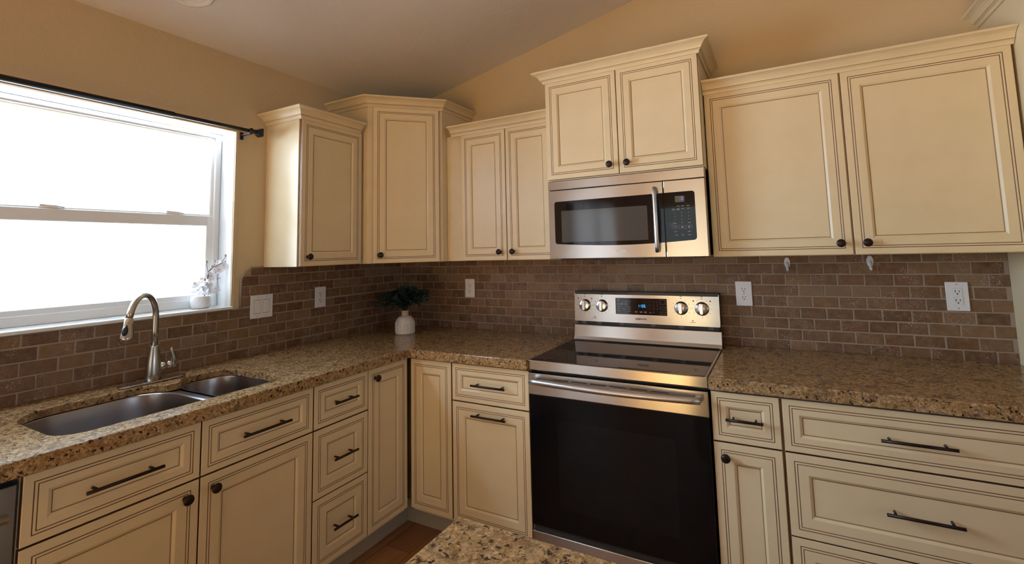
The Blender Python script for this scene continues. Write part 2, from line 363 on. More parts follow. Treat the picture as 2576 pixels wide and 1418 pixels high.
for y in (-71.8, -54.8):
    mb = MB(); mb.box((-0.45, y-1.3, 63.6), (0.1, y+1.0, 63.85), VINYL, 0.08); mb.box((-0.35, y-1.2, 63.8), (0.05, y+0.2, 64.25), VINYL, 0.1)
    mb.tube([(-0.1, y-0.6, 64.1), (0.1, y+0.6, 64.0), (0.0, y+1.7, 63.85)], [0.2, 0.15, 0.1], VINYL, 8); mb.build('latch', lo_s)
# patio door on the left wall further back, with sheer curtains (mirrored in the microwave)
dr = bpy.data.objects.new('door_1', None); C.objects.link(dr); struct(dr); dr.location = Vector((-3, 0, 0))*S
f_ = frame_mb(PY0, PY1, 0.1, PZ1, 2.5, 2.5, 3, 2.5, -1, 1, VINYL); f_.box((-1, -188, 0.1), (1, -184, PZ1), VINYL, 0.1); f_.build('door_frame', dr)
mb = MB(); mb.box((-0.1, PY0+2, 3), (0.1, PY1-2, PZ1-2), GLASS); mb.build('pane', dr)
def drape(y0, y1, name):
    m_ = MB(); k = 120; r0 = [(3.0+0.9*math.sin(i*0.9)+0.3*math.sin(i*2.3), y0+(y1-y0)*i/k, 84) for i in range(k+1)]
    r1 = [(3.2+1.3*math.sin(i*0.9+0.4)+0.4*math.sin(i*2.1), y0+(y1-y0)*i/k*1.0, 1.0) for i in range(k+1)]
    m_.loft([r0, r1], SHEER, False, True); return m_.build(name, recalc=False)
tag(drape(-220, -152, 'curtain'), 'sheer white curtain hanging over the patio door further back on the window wall', 'curtain')
w2 = bpy.data.objects.new('added_fill_window', None); C.objects.link(w2); struct(w2); w2.location = Vector((XR+3, 0, 0))*S  # unseen window, added to go with the fill light on the right
f_ = frame_mb(-189.9, -70.1, 30.1, 89.9, 2, 2, 2, 2, -1, 1, VINYL); f_.box((-1, -131, 30.1), (1, -129, 89.9), VINYL, 0.1); f_.build('window_frame', w2)
mb = MB(); mb.box((-0.1, -188, 32), (0.1, -72, 88), GLASS); mb.build('pane', w2)
# glass door added behind the camera so sun reaches the floor
dr2 = bpy.data.objects.new('added_sun_door', None); C.objects.link(dr2); struct(dr2)
m_ = MB()
for x0, x1, z0, z1 in ((DX0, DX0+2.5, 0.1, DZ1), (DX1-2.5, DX1, 0.1, DZ1), (DX0+2, DX1-2, DZ1-2.5, DZ1), (DX0+2, DX1-2, 0.1, 2.5), (66.5, 69.5, 0.2, DZ1)): m_.box((x0, YR-4, z0), (x1, YR-1, z1), VINYL, 0.1)
m_.build('door_frame', dr2)
mb = MB(); mb.box((DX0+2, YR-2.6, 2), (DX1-2, YR-2.4, DZ1-2), GLASS); mb.build('pane', dr2)

# ------------------------------------------------------------------ backsplash tiles
def tile_field(name, runs, plane, label, th=0.38):
    """runs: list of (row z0, z1, [(u0,u1)...]); plane 'y' -> back wall (u=x), 'x' -> left wall (u=y)"""
    mb = MB()
    def place(u0, u1, z0, z1, t, jit=True):
        q = [(u0, z0), (u1, z0), (u1, z1), (u0, z1)]
        if jit: q = [(u+random.uniform(-.035, .035), z+random.uniform(-.03, .03)) for u, z in q]
        c = ((u0+u1)/2, (z0+z1)/2)
        def ring(sh, d):
            out = []
            for u, z in q:
                du = math.copysign(min(sh, abs(c[0]-u)*0.8), c[0]-u); dz = math.copysign(min(sh, abs(c[1]-z)*0.8), c[1]-z)
                out.append((u+du, -d, z+dz) if plane == 'y' else (d, u+dz*0+du, z+dz))
            return out
        return [ring(0, 0.1), ring(0, t-0.08), ring(0.035, t-0.02), ring(0.10, t)]
    for z0, z1, segs in runs:
        for u0, u1 in segs:
            if u1-u0 < 0.35: continue
            r = place(u0, u1, z0, z1, th+random.uniform(-.03, .03))
            mb.loft(r, TILE, True, False, False, True)
    return mb
def rows(zlo, zhi):
    """joint centres at 35.65 + 2k"""
    out = []; k = 0
    while True:
        a = 35.65+1.995*k; b = a+1.995; k += 1
        if a > zhi: break
        out.append((k-1, max(a+0.095, zlo), min(b-0.095, zhi)))
    return [r for r in out if r[2]-r[1] > 0.25]
def segs(umin, umax, phase):
    out = []; u = phase-4.02*40
    while u < umax:
        a, b = max(u+0.095, umin), min(u+4.02-0.095, umax)
        if b > a: out.append((a, b))
        u += 4.02
    return out
g = 0.32      # grout bed thickness
def backsplash_back():
    runs = []
    for k, z0, z1 in rows(36.02, 53.15): runs.append((z0, z1, segs(0.45, 124.75, 1.70 if k % 2 == 0 else 3.71)))
    mb = tile_field('t', runs, 'y', '')
    mb.box((0.0, -g, 36.01), (124.8, -0.01, 53.17), GROUT); return mb
o = backsplash_back().build('tile_backsplash'); tag(o, 'brown travertine brick tile backsplash running along the wall behind the range', 'backsplash')
def backsplash_left():
    runs = []
    for k, z0, z1 in rows(36.02, 53.15):
        ph = -75.4 if k % 2 == 0 else -73.6
        zm = (z0+z1)/2
        if zm < 45.4: runs.append((z0, min(z1, 45.35), segs(-118, -0.45, ph)))
        else:
            left = -44.95+0.12
            if zm > 51.5: left = -43.5
            runs.append((z0, z1, segs(left, -0.45, ph)))
    mb = tile_field('t', runs, 'x', '')
    poly = [(-118, 36.01), (-0.3, 36.01), (-0.3, 53.17), (-42.9, 53.17), (-44.0, 52.4), (-44.95, 51.1), (-44.95, 45.42), (-118, 45.42)]
    mb.prism(poly, 0.03, g, GROUT, axis='x')
    edge = [(-44.95, 45.42), (-44.95, 51.1), (-44.0, 52.4), (-42.9, 53.17), (-40.45, 53.17)]   # thin grout border
    mb.tube([(0.24, y-0.08, z+0.05) for y, z in edge], 0.2, GROUT, 8); return mb
o = backsplash_left().build('tile_backsplash'); tag(o, 'brown travertine brick tile backsplash below the window behind the sink', 'backsplash')

# ------------------------------------------------------------------ granite
def fillet(poly, n=8):
    """poly: (x, y, r)"""
    out = []; N_ = len(poly)
    for i, (x, y, r) in enumerate(poly):
        p = Vector((x, y)); a = Vector(poly[i-1][:2]); b = Vector(poly[(i+1) % N_][:2])
        da = (a-p).normalized(); db = (b-p).normalized(); ang = da.angle(db)
        if r <= 0: out.append((x, y)); continue
        d = min(r/math.tan(ang/2), (a-p).length*0.48, (b-p).length*0.48); rr = d*math.tan(ang/2)
        c = p+(da+db).normalized()*(rr/math.sin(ang/2)); s0 = p+da*d; s1 = p+db*d
        a0 = math.atan2(*(s0-c).yx); a1 = math.atan2(*(s1-c).yx); dd = (a1-a0+math.pi) % (2*math.pi)-math.pi
        for k in range(n+1): t = a0+dd*k/n; out.append((c.x+rr*math.cos(t), c.y+rr*math.sin(t)))
    return out
HOLE = fillet([(22.5, -78, 3), (6.0, -78, 5), (6.0, -62.6, 3.2), (8.7, -61.2, 1), (8.7, -59.1, 1), (6.0, -57.8, 3), (6.0, -50.6, 4), (22.5, -50.6, 2.2)])
def slab(outer, hole, z0, z1, name):
    bm = bmesh.new()
    def loop(pts, z):
        vs = [bm.verts.new((x, y, z)) for x, y in pts]
        return vs, [bm.edges.new((vs[i], vs[(i+1) % len(vs)])) for i in range(len(vs))]
    ease = 0.16
    def inset(pts, d, sign):      # move points inward along the mitre
        out = []; n_ = len(pts)
        ar = sum(pts[i][0]*pts[(i+1) % n_][1]-pts[(i+1) % n_][0]*pts[i][1] for i in range(n_)); sg = sign*(1 if ar > 0 else -1)
        for i in range(n_):
            p = Vector(pts[i]); a = (p-Vector(pts[i-1])); b = (Vector(pts[(i+1) % n_])-p)
            if a.length < 1e-6: a = b
            na = Vector((-a.y, a.x)).normalized()*sg; nb = Vector((-b.y, b.x)).normalized()*sg
            mm = (na+nb); mm = mm.normalized()/max(0.4, mm.normalized().dot(na)); out.append((p.x+mm.x*d, p.y+mm.y*d))
        return out
    allv = []
    for pts, sg in ((outer, 1), (hole, -1)) if hole else ((outer, 1),):
        rs = []
        lv = [(ease, z1), (ease*0.3, z1-ease*0.3), (0, z1-ease), (0, z0)]
        if sg < 0: lv = lv[:3]+[(0, 34.95), (1.5, 34.95), (1.5, z0)]      # slab is thinner around the sink cut-out
        for dd, z in lv:
            rs.append([bm.verts.new((x, y, z)) for x, y in inset(pts, dd, sg)])
        for i in range(len(lv)-1):
            for j in range(len(pts)):
                f = bm.faces.new([rs[i][j], rs[i][(j+1) % len(pts)], rs[i+1][(j+1) % len(pts)], rs[i+1][j]]); f.smooth = False
        allv.append(rs)
    for idx in (0, -1):
        es = []
        for rs in allv:
            r = rs[idx]
            for j in range(len(r)):
                e = bm.edges.get((r[j], r[(j+1) % len(r)])) or bm.edges.new((r[j], r[(j+1) % len(r)])); es.append(e)
        bmesh.ops.triangle_fill(bm, use_beauty=True, edges=es)
    bmesh.ops.recalc_face_normals(bm, faces=bm.faces[:])
    for v in bm.verts: v.co *= S
    me = bpy.data.meshes.new(name); bm.to_mesh(me); bm.free(); me.materials.append(GRANITE)
    o = bpy.data.objects.new(name, me); C.objects.link(o); return o
CT0 = 34.35
o = slab([(0.3, -118), (26.35, -118), (26.35, -26.35), (53.0, -26.2), (53.0, -0.3), (0.3, -0.3)], HOLE, CT0, 36, 'countertop')
tag(o, 'L-shaped golden brown granite countertop with the sink cut into it', 'countertop')
o = slab([(83.02, -25.9), (124.75, -25.9), (124.75, -0.3), (83.02, -0.3)], None, CT0, 36, 'countertop')
tag(o, 'golden brown granite countertop right of the range, below the two-door wall cabinet', 'countertop')

# ------------------------------------------------------------------ cabinet parts
def door_mb(w, h, fi=2.9, M=None, g0=1.0, th=0.75):
    """panelled door/drawer front in local x 0..w, z 0..h, back y=0, front y=-th"""
    mb = MB()
    def ring(i, d): return [(i, -th+d, i), (w-i, -th+d, i), (w-i, -th+d, h-i), (i, -th+d, h-i)]
    seq = [(0, th, GLAZE), (0, 0.06, PAINT), (0.06, 0, PAINT), (g0-0.055, 0, GLAZE), (g0, 0.045, GLAZE), (g0+0.055, 0.0, PAINT), (g0+0.265, 0, GLAZE), (g0+0.315, 0.045, GLAZE), (g0+0.365, 0, PAINT),
           (fi-0.42, 0, PAINT), (fi-0.36, 0.02, PAINT), (fi-0.08, 0.22, GLAZE_SHADE), (fi, 0.27, GLAZE), (fi+0.05, 0.27, PAINT)]
    rings = [ring(i, d) for i, d, _ in seq]; mb.loft(rings, [q[2] for q in seq[:-2]]+[GLAZE], True, False, True, False, M)
    mb.face([(M @ Vector(q)) if M else q for q in rings[-1]], PAINT); return mb
def knob_mb(x, z, M=None, y=-0.75):
    mb = MB(); prof = [(0.30, 0.0), (0.28, 0.12), (0.2, 0.22), (0.19, 0.55), (0.34, 0.68), (0.58, 0.80), (0.64, 0.92), (0.60, 1.05), (0.42, 1.17), (0.18, 1.22), (0.0005, 1.23)]
    mb.lathe(prof, BRONZE, (x, y, z), 'y', 24, M); return mb
def pull_mb(x, z, L_, M=None, y=-0.75, cc=None):
    mb = MB(); cc = cc or L_-1.9
    mb.tube([(x-L_/2, y-1.25, z), (x+L_/2, y-1.25, z)], 0.2, BRONZE, 12, M)
    for sx in (-1, 1): mb.tube([(x+sx*cc/2, y+0.02, z), (x+sx*cc/2, y-1.2, z)], 0.17, BRONZE, 10, M)
    return mb
CROWN = [(0.0, 0.0), (0.30, 0.0), (0.36, 0.30), (0.46, 0.48), (0.50, 0.52), (0.56, 0.50), (0.72, 0.62), (0.76, 0.74), (0.86, 0.96), (1.06, 1.26), (1.36, 1.56), (1.72, 1.76), (2.0, 1.84), (2.05, 1.90), (2.1, 1.92), (2.1, 2.2), (0.0, 2.2)]
def crown_mb(path, z, flip=1, prof=CROWN, hs=1.0, ps=1.0):
    """sweep the crown profile along a plan path; outward side is to the right of travel when flip=1"""
    mb = MB(); pts = [Vector(p) for p in path]; nrm = []
    for i in range(len(pts)-1):
        d = (pts[i+1]-pts[i]).normalized(); nrm.append(Vector((d.y, -d.x))*flip)
    rings = []
    for i, p in enumerate(pts):
        if i == 0: o_ = nrm[0]
        elif i == len(pts)-1: o_ = nrm[-1]
        else: o_ = (nrm[i-1]+nrm[i]).normalized(); o_ = o_/o_.dot(nrm[i])
        rings.append([(p.x+o_.x*q*ps, p.y+o_.y*q*ps, z+hh*hs) for q, hh in prof])
    vr = [[mb.bm.verts.new(p) for p in r] for r in rings]; n_ = len(prof); gl = mb.mi(PAINT); g2 = mb.mi(GLAZE_SHADE)
    for i in range(len(vr)-1):
        for j in range(n_-1):
            f = mb.bm.faces.new([vr[i][j], vr[i][j+1], vr[i+1][j+1], vr[i+1][j]]); f.material_index = g2 if j in (4, 6) else gl
    for r in (vr[0], vr[-1]): f = mb.bm.faces.new(r); f.material_index = gl
    return mb
def T(x, y, z): return Matrix.Translation((x, y, z))

SHADE_STRIP = simple('under_counter_shade', (0.13, 0.11, 0.085), 0.7)  # dark colour standing in for the shade under the counter edge
BF = 24.42        # base box depth; door faces come out at 25.2
LW = math.radians(90)
def base_cab(name, label, loc, rz, w, fronts, hollow=False, group=None, filler=0):
    """fronts: ('drawer'|'door', x0, x1, z0, z1, fi, hardware)"""
    t = thing(name, label, 'cabinet', loc, rz, group)
    mb = MB(); W2 = w+filler
    if hollow:
        mb.box((0.02, -BF, 4.5), (0.7, -0.5, 34.3), PAINT); mb.box((w-0.7, -BF, 4.5), (w-0.02, -0.5, 34.3), PAINT)
        mb.box((0.7, -BF, 4.5), (w-0.7, -0.5, 5.2), PAINT); mb.box((0.7, -0.9, 5.2), (w-0.7, -0.5, 34.3), PAINT)
        mb.box((0.7, -BF, 26.2), (w-0.7, -BF+0.7, 27.6), PAINT); mb.box((0.7, -BF, 33.2), (w-0.7, -BF+0.7, 34.3), PAINT)
        mb.box((w/2-0.9, -BF, 5), (w/2+0.9, -BF+0.7, 33.4), PAINT)
    else: mb.box((0.02, -BF, 4.5), (W2-0.02, -0.5, 34.3), PAINT)
    mb.build('body', t)
    mb = MB(); mb.box((0.01, -BF-0.55, 33.98), (W2-0.01, -BF-0.02, 34.32), SHADE_STRIP); mb.build('counter_shade_strip', t)  # thin dark strip painted as shade below the slab
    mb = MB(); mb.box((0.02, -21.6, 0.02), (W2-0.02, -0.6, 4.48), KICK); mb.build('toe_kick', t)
    for kind, x0, x1, z0, z1, fi, hw in fronts:
        d = door_mb(x1-x0, z1-z0, fi, g0=0.85 if kind == 'drawer' and z1-z0 < 8 else 1.0).build(kind, t, (x0, -BF-0.02, z0))
        for hk, hx, hz, L_ in hw:
            (knob_mb(hx-x0, hz-z0).build('knob', d) if hk == 'knob' else pull_mb(hx-x0, hz-z0, L_).build('handle', d))
    return t
ZT, ZM1, ZM2, ZB = 33.95, 27.0, 26.84, 5.2
# --- left wall, from the corner outwards (local x runs towards the corner)
base_cab('base_cabinet', 'cream glazed stack of three drawers under the counter, between the sink cabinet and the corner', (0, -47.62, 0), LW, 11.62,
    [('drawer', .08, 11.54, ZM1+.06, ZT, 2.35, [('pull', 5.8, 30.5, 4.9)]),
     ('drawer', .08, 11.54, 16.16, ZM2, 2.95, [('pull', 5.8, 21.5, 4.9)]),
     ('drawer', .08, 11.54, ZB, 16.0, 2.95, [('pull', 5.8, 10.6, 4.9)])])
base_cab('base_cabinet', 'wide cream glazed sink cabinet with two drawer fronts over two doors, under the sink', (0, -81.5, 0), LW, 33.86,
    [('drawer', .1, 16.72, ZM1+.06, ZT, 2.35, [('pull', 8.4, 30.5, 7.3)]), ('drawer', 16.9, 33.76, ZM1+.06, ZT, 2.35, [('pull', 25.4, 30.5, 7.3)]),
     ('door', .1, 16.72, ZB, ZM2, 2.95, [('knob', 15.1, 25.1, 0)]), ('door', 16.9, 33.76, ZB, ZM2, 2.95, [('knob', 18.5, 25.1, 0)])], hollow=True)
# corner cabinet
t = thing('corner_base_cabinet', 'cream glazed corner base cabinet with two tall folding doors meeting in the corner', 'cabinet', (0, 0, 0))
mb = MB(); mb.prism([(0.5, -35.98), (BF, -35.98), (BF, -25.75), (20.5, -20.5), (25.95, -BF), (35.98, -BF), (35.98, -0.5), (0.5, -0.5)], 4.5, 34.3, PAINT); mb.build('body', t)
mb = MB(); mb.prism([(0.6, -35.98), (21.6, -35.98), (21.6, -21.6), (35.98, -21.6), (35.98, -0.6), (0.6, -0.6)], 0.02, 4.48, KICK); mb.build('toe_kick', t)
mb = MB(); mb.box((BF+0.02, -35.98, 33.98), (BF+0.55, -BF-0.55, 34.32), SHADE_STRIP); mb.box((BF+0.02, -BF-0.55, 33.98), (35.98, -BF-0.02, 34.32), SHADE_STRIP); mb.build('counter_shade_strip', t)
d = door_mb(10.35, ZT-ZB, 2.95).build('door', t, (BF+0.02, -35.95, ZB)); d.rotation_euler = (0, 0, LW)
knob_mb(1.6, 32.2-ZB).build('knob', d)
d = door_mb(10.1, ZT-ZB, 2.95).build('door', t, (25.78, -BF-0.02, ZB))
# back wall
base_cab('base_cabinet', 'cream cabinet left of the range, one drawer over a tall pull-out front with bar handle', (36.0, 0, 0), 0, 17.0,
    [('drawer', .15, 16.85, ZM1+.06, ZT, 2.35, [('pull', 8.9, 30.5, 7.3)]), ('door', .15, 16.85, ZB, ZM2, 2.95, [('pull', 8.9, 25.05, 7.3)])])
base_cab('base_cabinet', 'narrow cream glazed cabinet with a small drawer over a narrow door, right of the range', (83.05, 0, 0), 0, 9.13,
    [('drawer', .15, 8.98, ZM1+.06, ZT, 2.35, [('pull', 4.5, 30.5, 4.8)]), ('door', .15, 8.98, ZB, ZM2, 2.95, [('knob', 1.75, 25.0, 0)])])
base_cab('base_cabinet', 'wide cream glazed cabinet of three long drawers at the right end of the counter', (92.2, 0, 0), 0, 29.4,
    [('drawer', .2, 29.2, ZM1+.06, ZT, 2.35, [('pull', 14.6, 30.5, 7.4)]), ('drawer', .2, 29.2, 16.16, ZM2, 2.95, [('pull', 14.5, 21.75, 7.4)]),
     ('drawer', .2, 29.2, ZB, 16.0, 2.95, [('pull', 14.6, 10.8, 7.4)])], filler=3.1)

# --- wall cabinets
UF, UZ = 10.36, 53.2
def wall_cab(label, loc, rz, w, ztop, doors, depth=UF, path=None, z0=UZ, x0=0.0, shift=0.0, hs=1.0, cz=None):
    t = thing('wall_cabinet', label, 'cabinet', loc, rz)
    mb = MB(); mb.box((x0+0.02, -depth, 0), (w-0.02, -0.02, ztop-z0), PAINT, 0.03); mb.build('body', t)
    for a, b, zz0, zz1, knob in doors:
        d = door_mb(b-a, zz1-zz0, 2.85).build('door', t, (a, -depth-0.02, zz0-z0))
        if knob is not None: knob_mb((1.6 if knob < 0 else b-a-1.6), 1.8).build('knob', d)
    if path: crown_mb(path, (cz or ztop-0.4)-z0, hs=hs).build('crown_molding', t)
    return t
UT = 83.0
wall_cab('single-door cream wall cabinet beside the window, with one daylit side panel', (0, -40.4, UZ), LW, 16.2, UT, [(0.25, 15.6, 53.3, 82.7, -1)], path=[(0, -0.02), (0, -UF-0.72), (15.0, -UF-0.72)], cz=82.6)
# tall diagonal corner wall cabinet
t = thing('corner_wall_cabinet', 'tall diagonal cream wall cabinet in the corner with a single door, above the vase', 'cabinet', (0, 0, UZ))
a_, b_ = 12.15, 24.15
mb = MB(); mb.prism([(0.02, -b_), (a_, -b_), (b_, -a_), (b_, -0.02), (0.02, -0.02)], 0, 36.1, PAINT); mb.build('body', t)
d = door_mb(14.75, 35.7, 2.9).build('door', t, (a_+1.30/math.sqrt(2)+0.014, -b_+1.30/math.sqrt(2)-0.014, 0.05)); d.rotation_euler = (0, 0, math.radians(45))
knob_mb(1.65, 1.8).build('knob', d)
crown_mb([(0.0, -b_), (a_, -b_), (b_, -a_), (b_, 0.0)], 35.9, hs=1.05).build('crown_molding', t)
wall_cab('cream wall cabinet with two narrow doors between the corner cabinet and the microwave', (24.2, 0, UZ), 0, 28.78, UT,
    [(4.75, 16.62, 53.3, 82.7, 1), (16.78, 28.65, 53.3, 82.7, -1)], path=[(2.0, -UF-0.72), (28.78, -UF-0.72)], cz=82.6)
wall_cab('raised two-door cream wall cabinet directly above the microwave', (53.0, 0, 69.05), 0, 30.0, 89.7,
    [(0.1, 14.93, 69.25, 89.4, 1), (15.07, 29.9, 69.25, 89.4, -1)], depth=14.4, path=[(0, -0.02), (0, -15.1), (30, -15.1), (30, -0.02)], z0=69.05, cz=89.2)
wall_cab('large two-door cream wall cabinet right of the microwave with white hooks below', (83.05, 0, UZ), 0, 41.7, UT,
    [(0.15, 20.72, 53.3, 82.7, 1), (20.98, 41.4, 53.3, 82.7, -1)], path=[(0, -UF-0.72), (41.7, -UF-0.72)], cz=82.6)
# tall refrigerator surround at the right end
t = thing('tall_cabinet', 'tall cream cabinet side panel with crown at the far right edge, beside the counter end', 'cabinet', (124.82, 0, 0))
mb = MB(); mb.box((0, -27, 0.02), (0.8, -0.02, 90.2), PAINT, 0.04); mb.box((35.2, -27, 0.02), (36, -0.02, 90.2), PAINT, 0.04); mb.box((0.8, -24, 72), (35.2, -0.02, 90.2), PAINT); mb.build('body', t)
crown_mb([(0, -0.02), (0, -27), (36, -27), (36, -0.02)], 89.6).build('crown_molding', t)
for i, x in enumerate((1.0, 18.1)):
    d = door_mb(16.9, 17.6, 2.9).build('door', t, (x, -24.02, 72.3)); knob_mb(15.3 if i == 0 else 1.6, 1.8).build('knob', d)

# ------------------------------------------------------------------ microwave
t = thing('microwave', 'stainless steel over-the-range microwave under the raised cabinet, above the range', 'microwave', (53.05, 0, 53.4))
MW = 29.9; MD = 14.3
mb = MB(); mb.box((0.15, -MD, 0.15), (MW-0.15, -0.02, 15.55), BLACK, 0.05); mb.box((1.6, -13, -0.25), (MW-1.6, -2, 0.16), BLACK, 0.05); mb.box((8, -12.4, -0.42), (18, -4, -0.2), BLACK, 0.05); mb.build('case', t)
mb = MB(); mb.box((0, -MD-0.7, 13.72), (MW, -MD+1.2, 15.5), STEEL, 0.08, seg=2); mb.build('vent_grille', t)
XS = 22.78
def rr(x0, x1, z0, z1, r, n=6):
    pts = []
    for cx_, cz_, a0 in ((x1-r, z1-r, 0), (x0+r, z1-r, 90), (x0+r, z0+r, 180), (x1-r, z0+r, 270)):
        for k in range(n+1): a = math.radians(a0+90*k/n); pts.append((cx_+r*math.cos(a), cz_+r*math.sin(a)))
    return pts
mb = MB(); mb.box((0, -MD-0.7, 0), (XS-0.05, -MD+1.2, 13.6), STEEL, 0.1, seg=2); door = mb.build('door', t)
def bowed(x0, x1, zt0, zt1, zb, sag, r=0.45, nn=14, rl=True, rr_=True):
    pts = []
    top = [(x0+(r if rl else 0)+((x1-(r if rr_ else 0))-(x0+(r if rl else 0)))*k/nn) for k in range(nn+1)]
    tz = lambda x: zt0+(zt1-zt0)*(x-1.3)/26.8
    bz = lambda x: zb-sag*math.sin(math.pi*min(1, max(0, (x-1.3)/26.8)))
    if rl: pts += [(x0+r*(1-math.cos(math.radians(a))), bz(x0)+r*(1-math.sin(math.radians(a)))) for a in (0, 30, 60)]
    pts += [(x, bz(x)) for x in top]
    if rr_: pts += [(x1-r*(1-math.cos(math.radians(a))), bz(x1)+r*(1-math.sin(math.radians(a)))) for a in (60, 30, 0)]
    if rr_: pts += [(x1-r*(1-math.cos(math.radians(a))), tz(x1)-r*(1-math.sin(math.radians(a)))) for a in (0, 30, 60)]
    pts += [(x, tz(x)) for x in reversed(top)]
    if rl: pts += [(x0+r*(1-math.cos(math.radians(a))), tz(x0)-r*(1-math.sin(math.radians(a)))) for a in (60, 30, 0)]
    return pts
mb = MB(); mb.prism(bowed(1.3, XS-0.06, 11.35, 11.5, 2.95, 0.55, rr_=False), -MD-0.73, -MD-0.6, BLACKG, axis='y'); glass = mb.build('door_glass', door)
mb = MB(); mb.prism(rr(2.75, 19.75, 3.2, 9.45, 0.15), -MD-0.745, -MD-0.72, MESHW, axis='y'); mb.build('window_mesh', door)
mb = MB(); hp = []
for k in range(13):
    u = k/12; hp.append((21.35+0.15*math.sin(math.pi*u), -MD-0.75-1.15*math.sin(math.pi*(0.1+0.8*u))**0.6, 0.95+u*11.6))
mb.tube(hp, [0.45]+[0.55]*11+[0.45], STEEL_B, 18, flat=(1.0, 0.75)); mb.box((21.1, -MD-1.3, 0.9), (21.7, -MD-0.68, 1.7), STEEL, 0.08); mb.box((21.1, -MD-1.3, 11.8), (21.7, -MD-0.68, 12.6), STEEL, 0.08)
mb.build('handle', door)
curve_text('SAMSUNG', 0.52, simple('pale_lettering', (0.78, 0.76, 0.74), 0.4), 'lettering', door, wall_text_matrix(14.5, -MD-0.705, 1.25), 0.01, 0.012)
mb = MB(); mb.box((XS+0.05, -MD-0.7, 0), (MW, -MD+1.2, 13.6), STEEL, 0.1, seg=2); cp = mb.build('control_panel', t)
mb = MB(); mb.prism(bowed(XS+0.08, 28.1, 11.35, 11.5, 2.95, 0.55, rl=False), -MD-0.73, -MD-0.6, BLACKG, axis='y'); mb.build('panel_glass', cp)
def seg_digit(mb, ch, x, z, w, h, mt, y, th=0.1):
    SEG = {'0': 'abcdef', '1': 'bc', '3': 'abgcd', '5': 'afgcd'}
    g_ = {'a': (x, z+h, x+w, z+h), 'g': (x, z+h/2, x+w, z+h/2), 'd': (x, z, x+w, z), 'f': (x, z+h/2, x, z+h), 'e': (x, z, x, z+h/2), 'b': (x+w, z+h/2, x+w, z+h), 'c': (x+w, z, x+w, z+h/2)}
    for s_ in SEG[ch]:
        x0_, z0_, x1_, z1_ = g_[s_]; k = 0.25*th
        if z0_ == z1_: mb.box((x0_+k, y, z0_-th/2), (x1_-k, y-0.02, z0_+th/2), mt)
        else: mb.box((x0_-th/2, y, z0_+k), (x0_+th/2, y-0.02, z1_-k), mt)
mb = MB(); yy = -MD-0.735; mb.prism(rr(24.75, 26.35, 9.65, 10.75, 0.08), yy-0.01, yy+0.02, LCD, axis='y')
seg_digit(mb, '0', 25.85, 10.0, 0.28, 0.5, VIOLED, yy-0.012, 0.09); mb.box((25.5, yy-0.012, 10.1), (25.58, yy-0.03, 10.18), VIOLED); mb.box((25.5, yy-0.012, 10.34), (25.58, yy-0.03, 10.42), VIOLED); mb.build('display', cp)
mb = MB()
for r, row in enumerate(('123', '456', '789', '0')):
    for c_, ch in enumerate(row): text_into(mb, ch, 0.36, GREYTXT, (24.55 if len(row) > 1 else 25.75)+1.2*c_, yy-0.006, 7.75-0.58*r)
for zz, xs in ((8.95, (25.2, 26.0, 26.9)), (8.45, (24.4, 25.2, 26.0, 26.9)), (8.3, (24.4, 25.2)), (5.95, (24.5, 26.95)), (4.45, (24.6, 26.9)), (3.85, (24.7, 25.8, 26.9))):
    for x in xs: mb.box((x-0.25, yy, zz-0.045), (x+0.25, yy-0.012, zz+0.045), GREYTXT)
for x, mt in ((24.6, REDTXT), (25.75, GREYTXT), (26.9, GREYTXT)):
    mb.box((x-0.16, yy, 5.1), (x+0.16, yy-0.012, 5.36), mt)
    for a in (-1, 1): mb.box((x+a*0.5-0.01, yy, 4.95), (x+a*0.5+0.01, yy-0.01, 5.5), GREYTXT)
    for zz in (4.95, 5.5): mb.box((x-0.5, yy, zz-0.01), (x+0.5, yy-0.01, zz+0.01), GREYTXT)
mb.build('keypad', cp)

# ------------------------------------------------------------------ range
t = thing('range', 'freestanding stainless electric range with black glass cooktop and oven door', 'range', (53.06, 0, 0))
RW = 29.86
mb = MB(); mb.box((0.12, -24.0, 1.5), (RW-0.12, -0.6, 35.1), BLACK, 0.05)
for x in (1.5, RW-1.5):
    for y in (-3, -21): mb.box((x-0.6, y-0.6, 0.01), (x+0.6, y+0.6, 1.6), BLACK)
mb.build('body', t)
# cooktop: stainless tray edge with black glass
mb = MB(); mb.box((0, -25.5, 34.3), (RW, -4.1, 35.95), STEEL, 0.12, seg=2); top = mb.build('cooktop', t)
mb = MB(); mb.prism(rr(0.35, RW-0.45, -25.3, -4.3, 0.2), 35.93, 36.02, BLACKG); mb.build('glass_top', top)
mb = MB(); mb.box((0.15, -24.6, 33.7), (RW-0.15, -24, 34.4), BLACK); mb.build('trim_gap', t)
# oven door
DF = -25.55
mb = MB(); mb.box((0.1, DF, 8.6), (RW-0.1, -24.05, 33.85), BLACK, 0.08)
mb.box((0.05, DF-0.12, 30.2), (RW-0.05, DF+0.5, 33.85), STEEL, 0.1, seg=2); od = mb.build('oven_door', t)
mb = MB(); mb.box((0.12, DF-0.1, 8.75), (RW-0.12, DF+0.05, 30.15), BLACKOVEN, 0.05); mb.build('door_glass', od)
mb = MB(); mb.prism(rr(5.4, 24.8, 12.2, 26.4, 0.5), DF-0.108, DF-0.09, OVENW, axis='y'); mb.build('oven_window', od)
mb = MB(); x = 4.9
for k in range(6): mb.box((x, DF-0.13, 33.0), (x+2.7, DF-0.05, 33.16), SLOT); x += 3.32
mb.build('vent_slots', od)
mb = MB(); hp = [(0.9+(RW-1.9)*k/20, DF-1.35-0.95*math.sin(math.pi*k/20), 32.75) for k in range(21)]
mb.tube(hp, 0.5, STEEL_B, 20); 
for x in (1.3, RW-1.4): mb.box((x-0.45, DF-1.5, 32.4), (x+0.45, DF-0.05, 33.1), STEEL, 0.1)
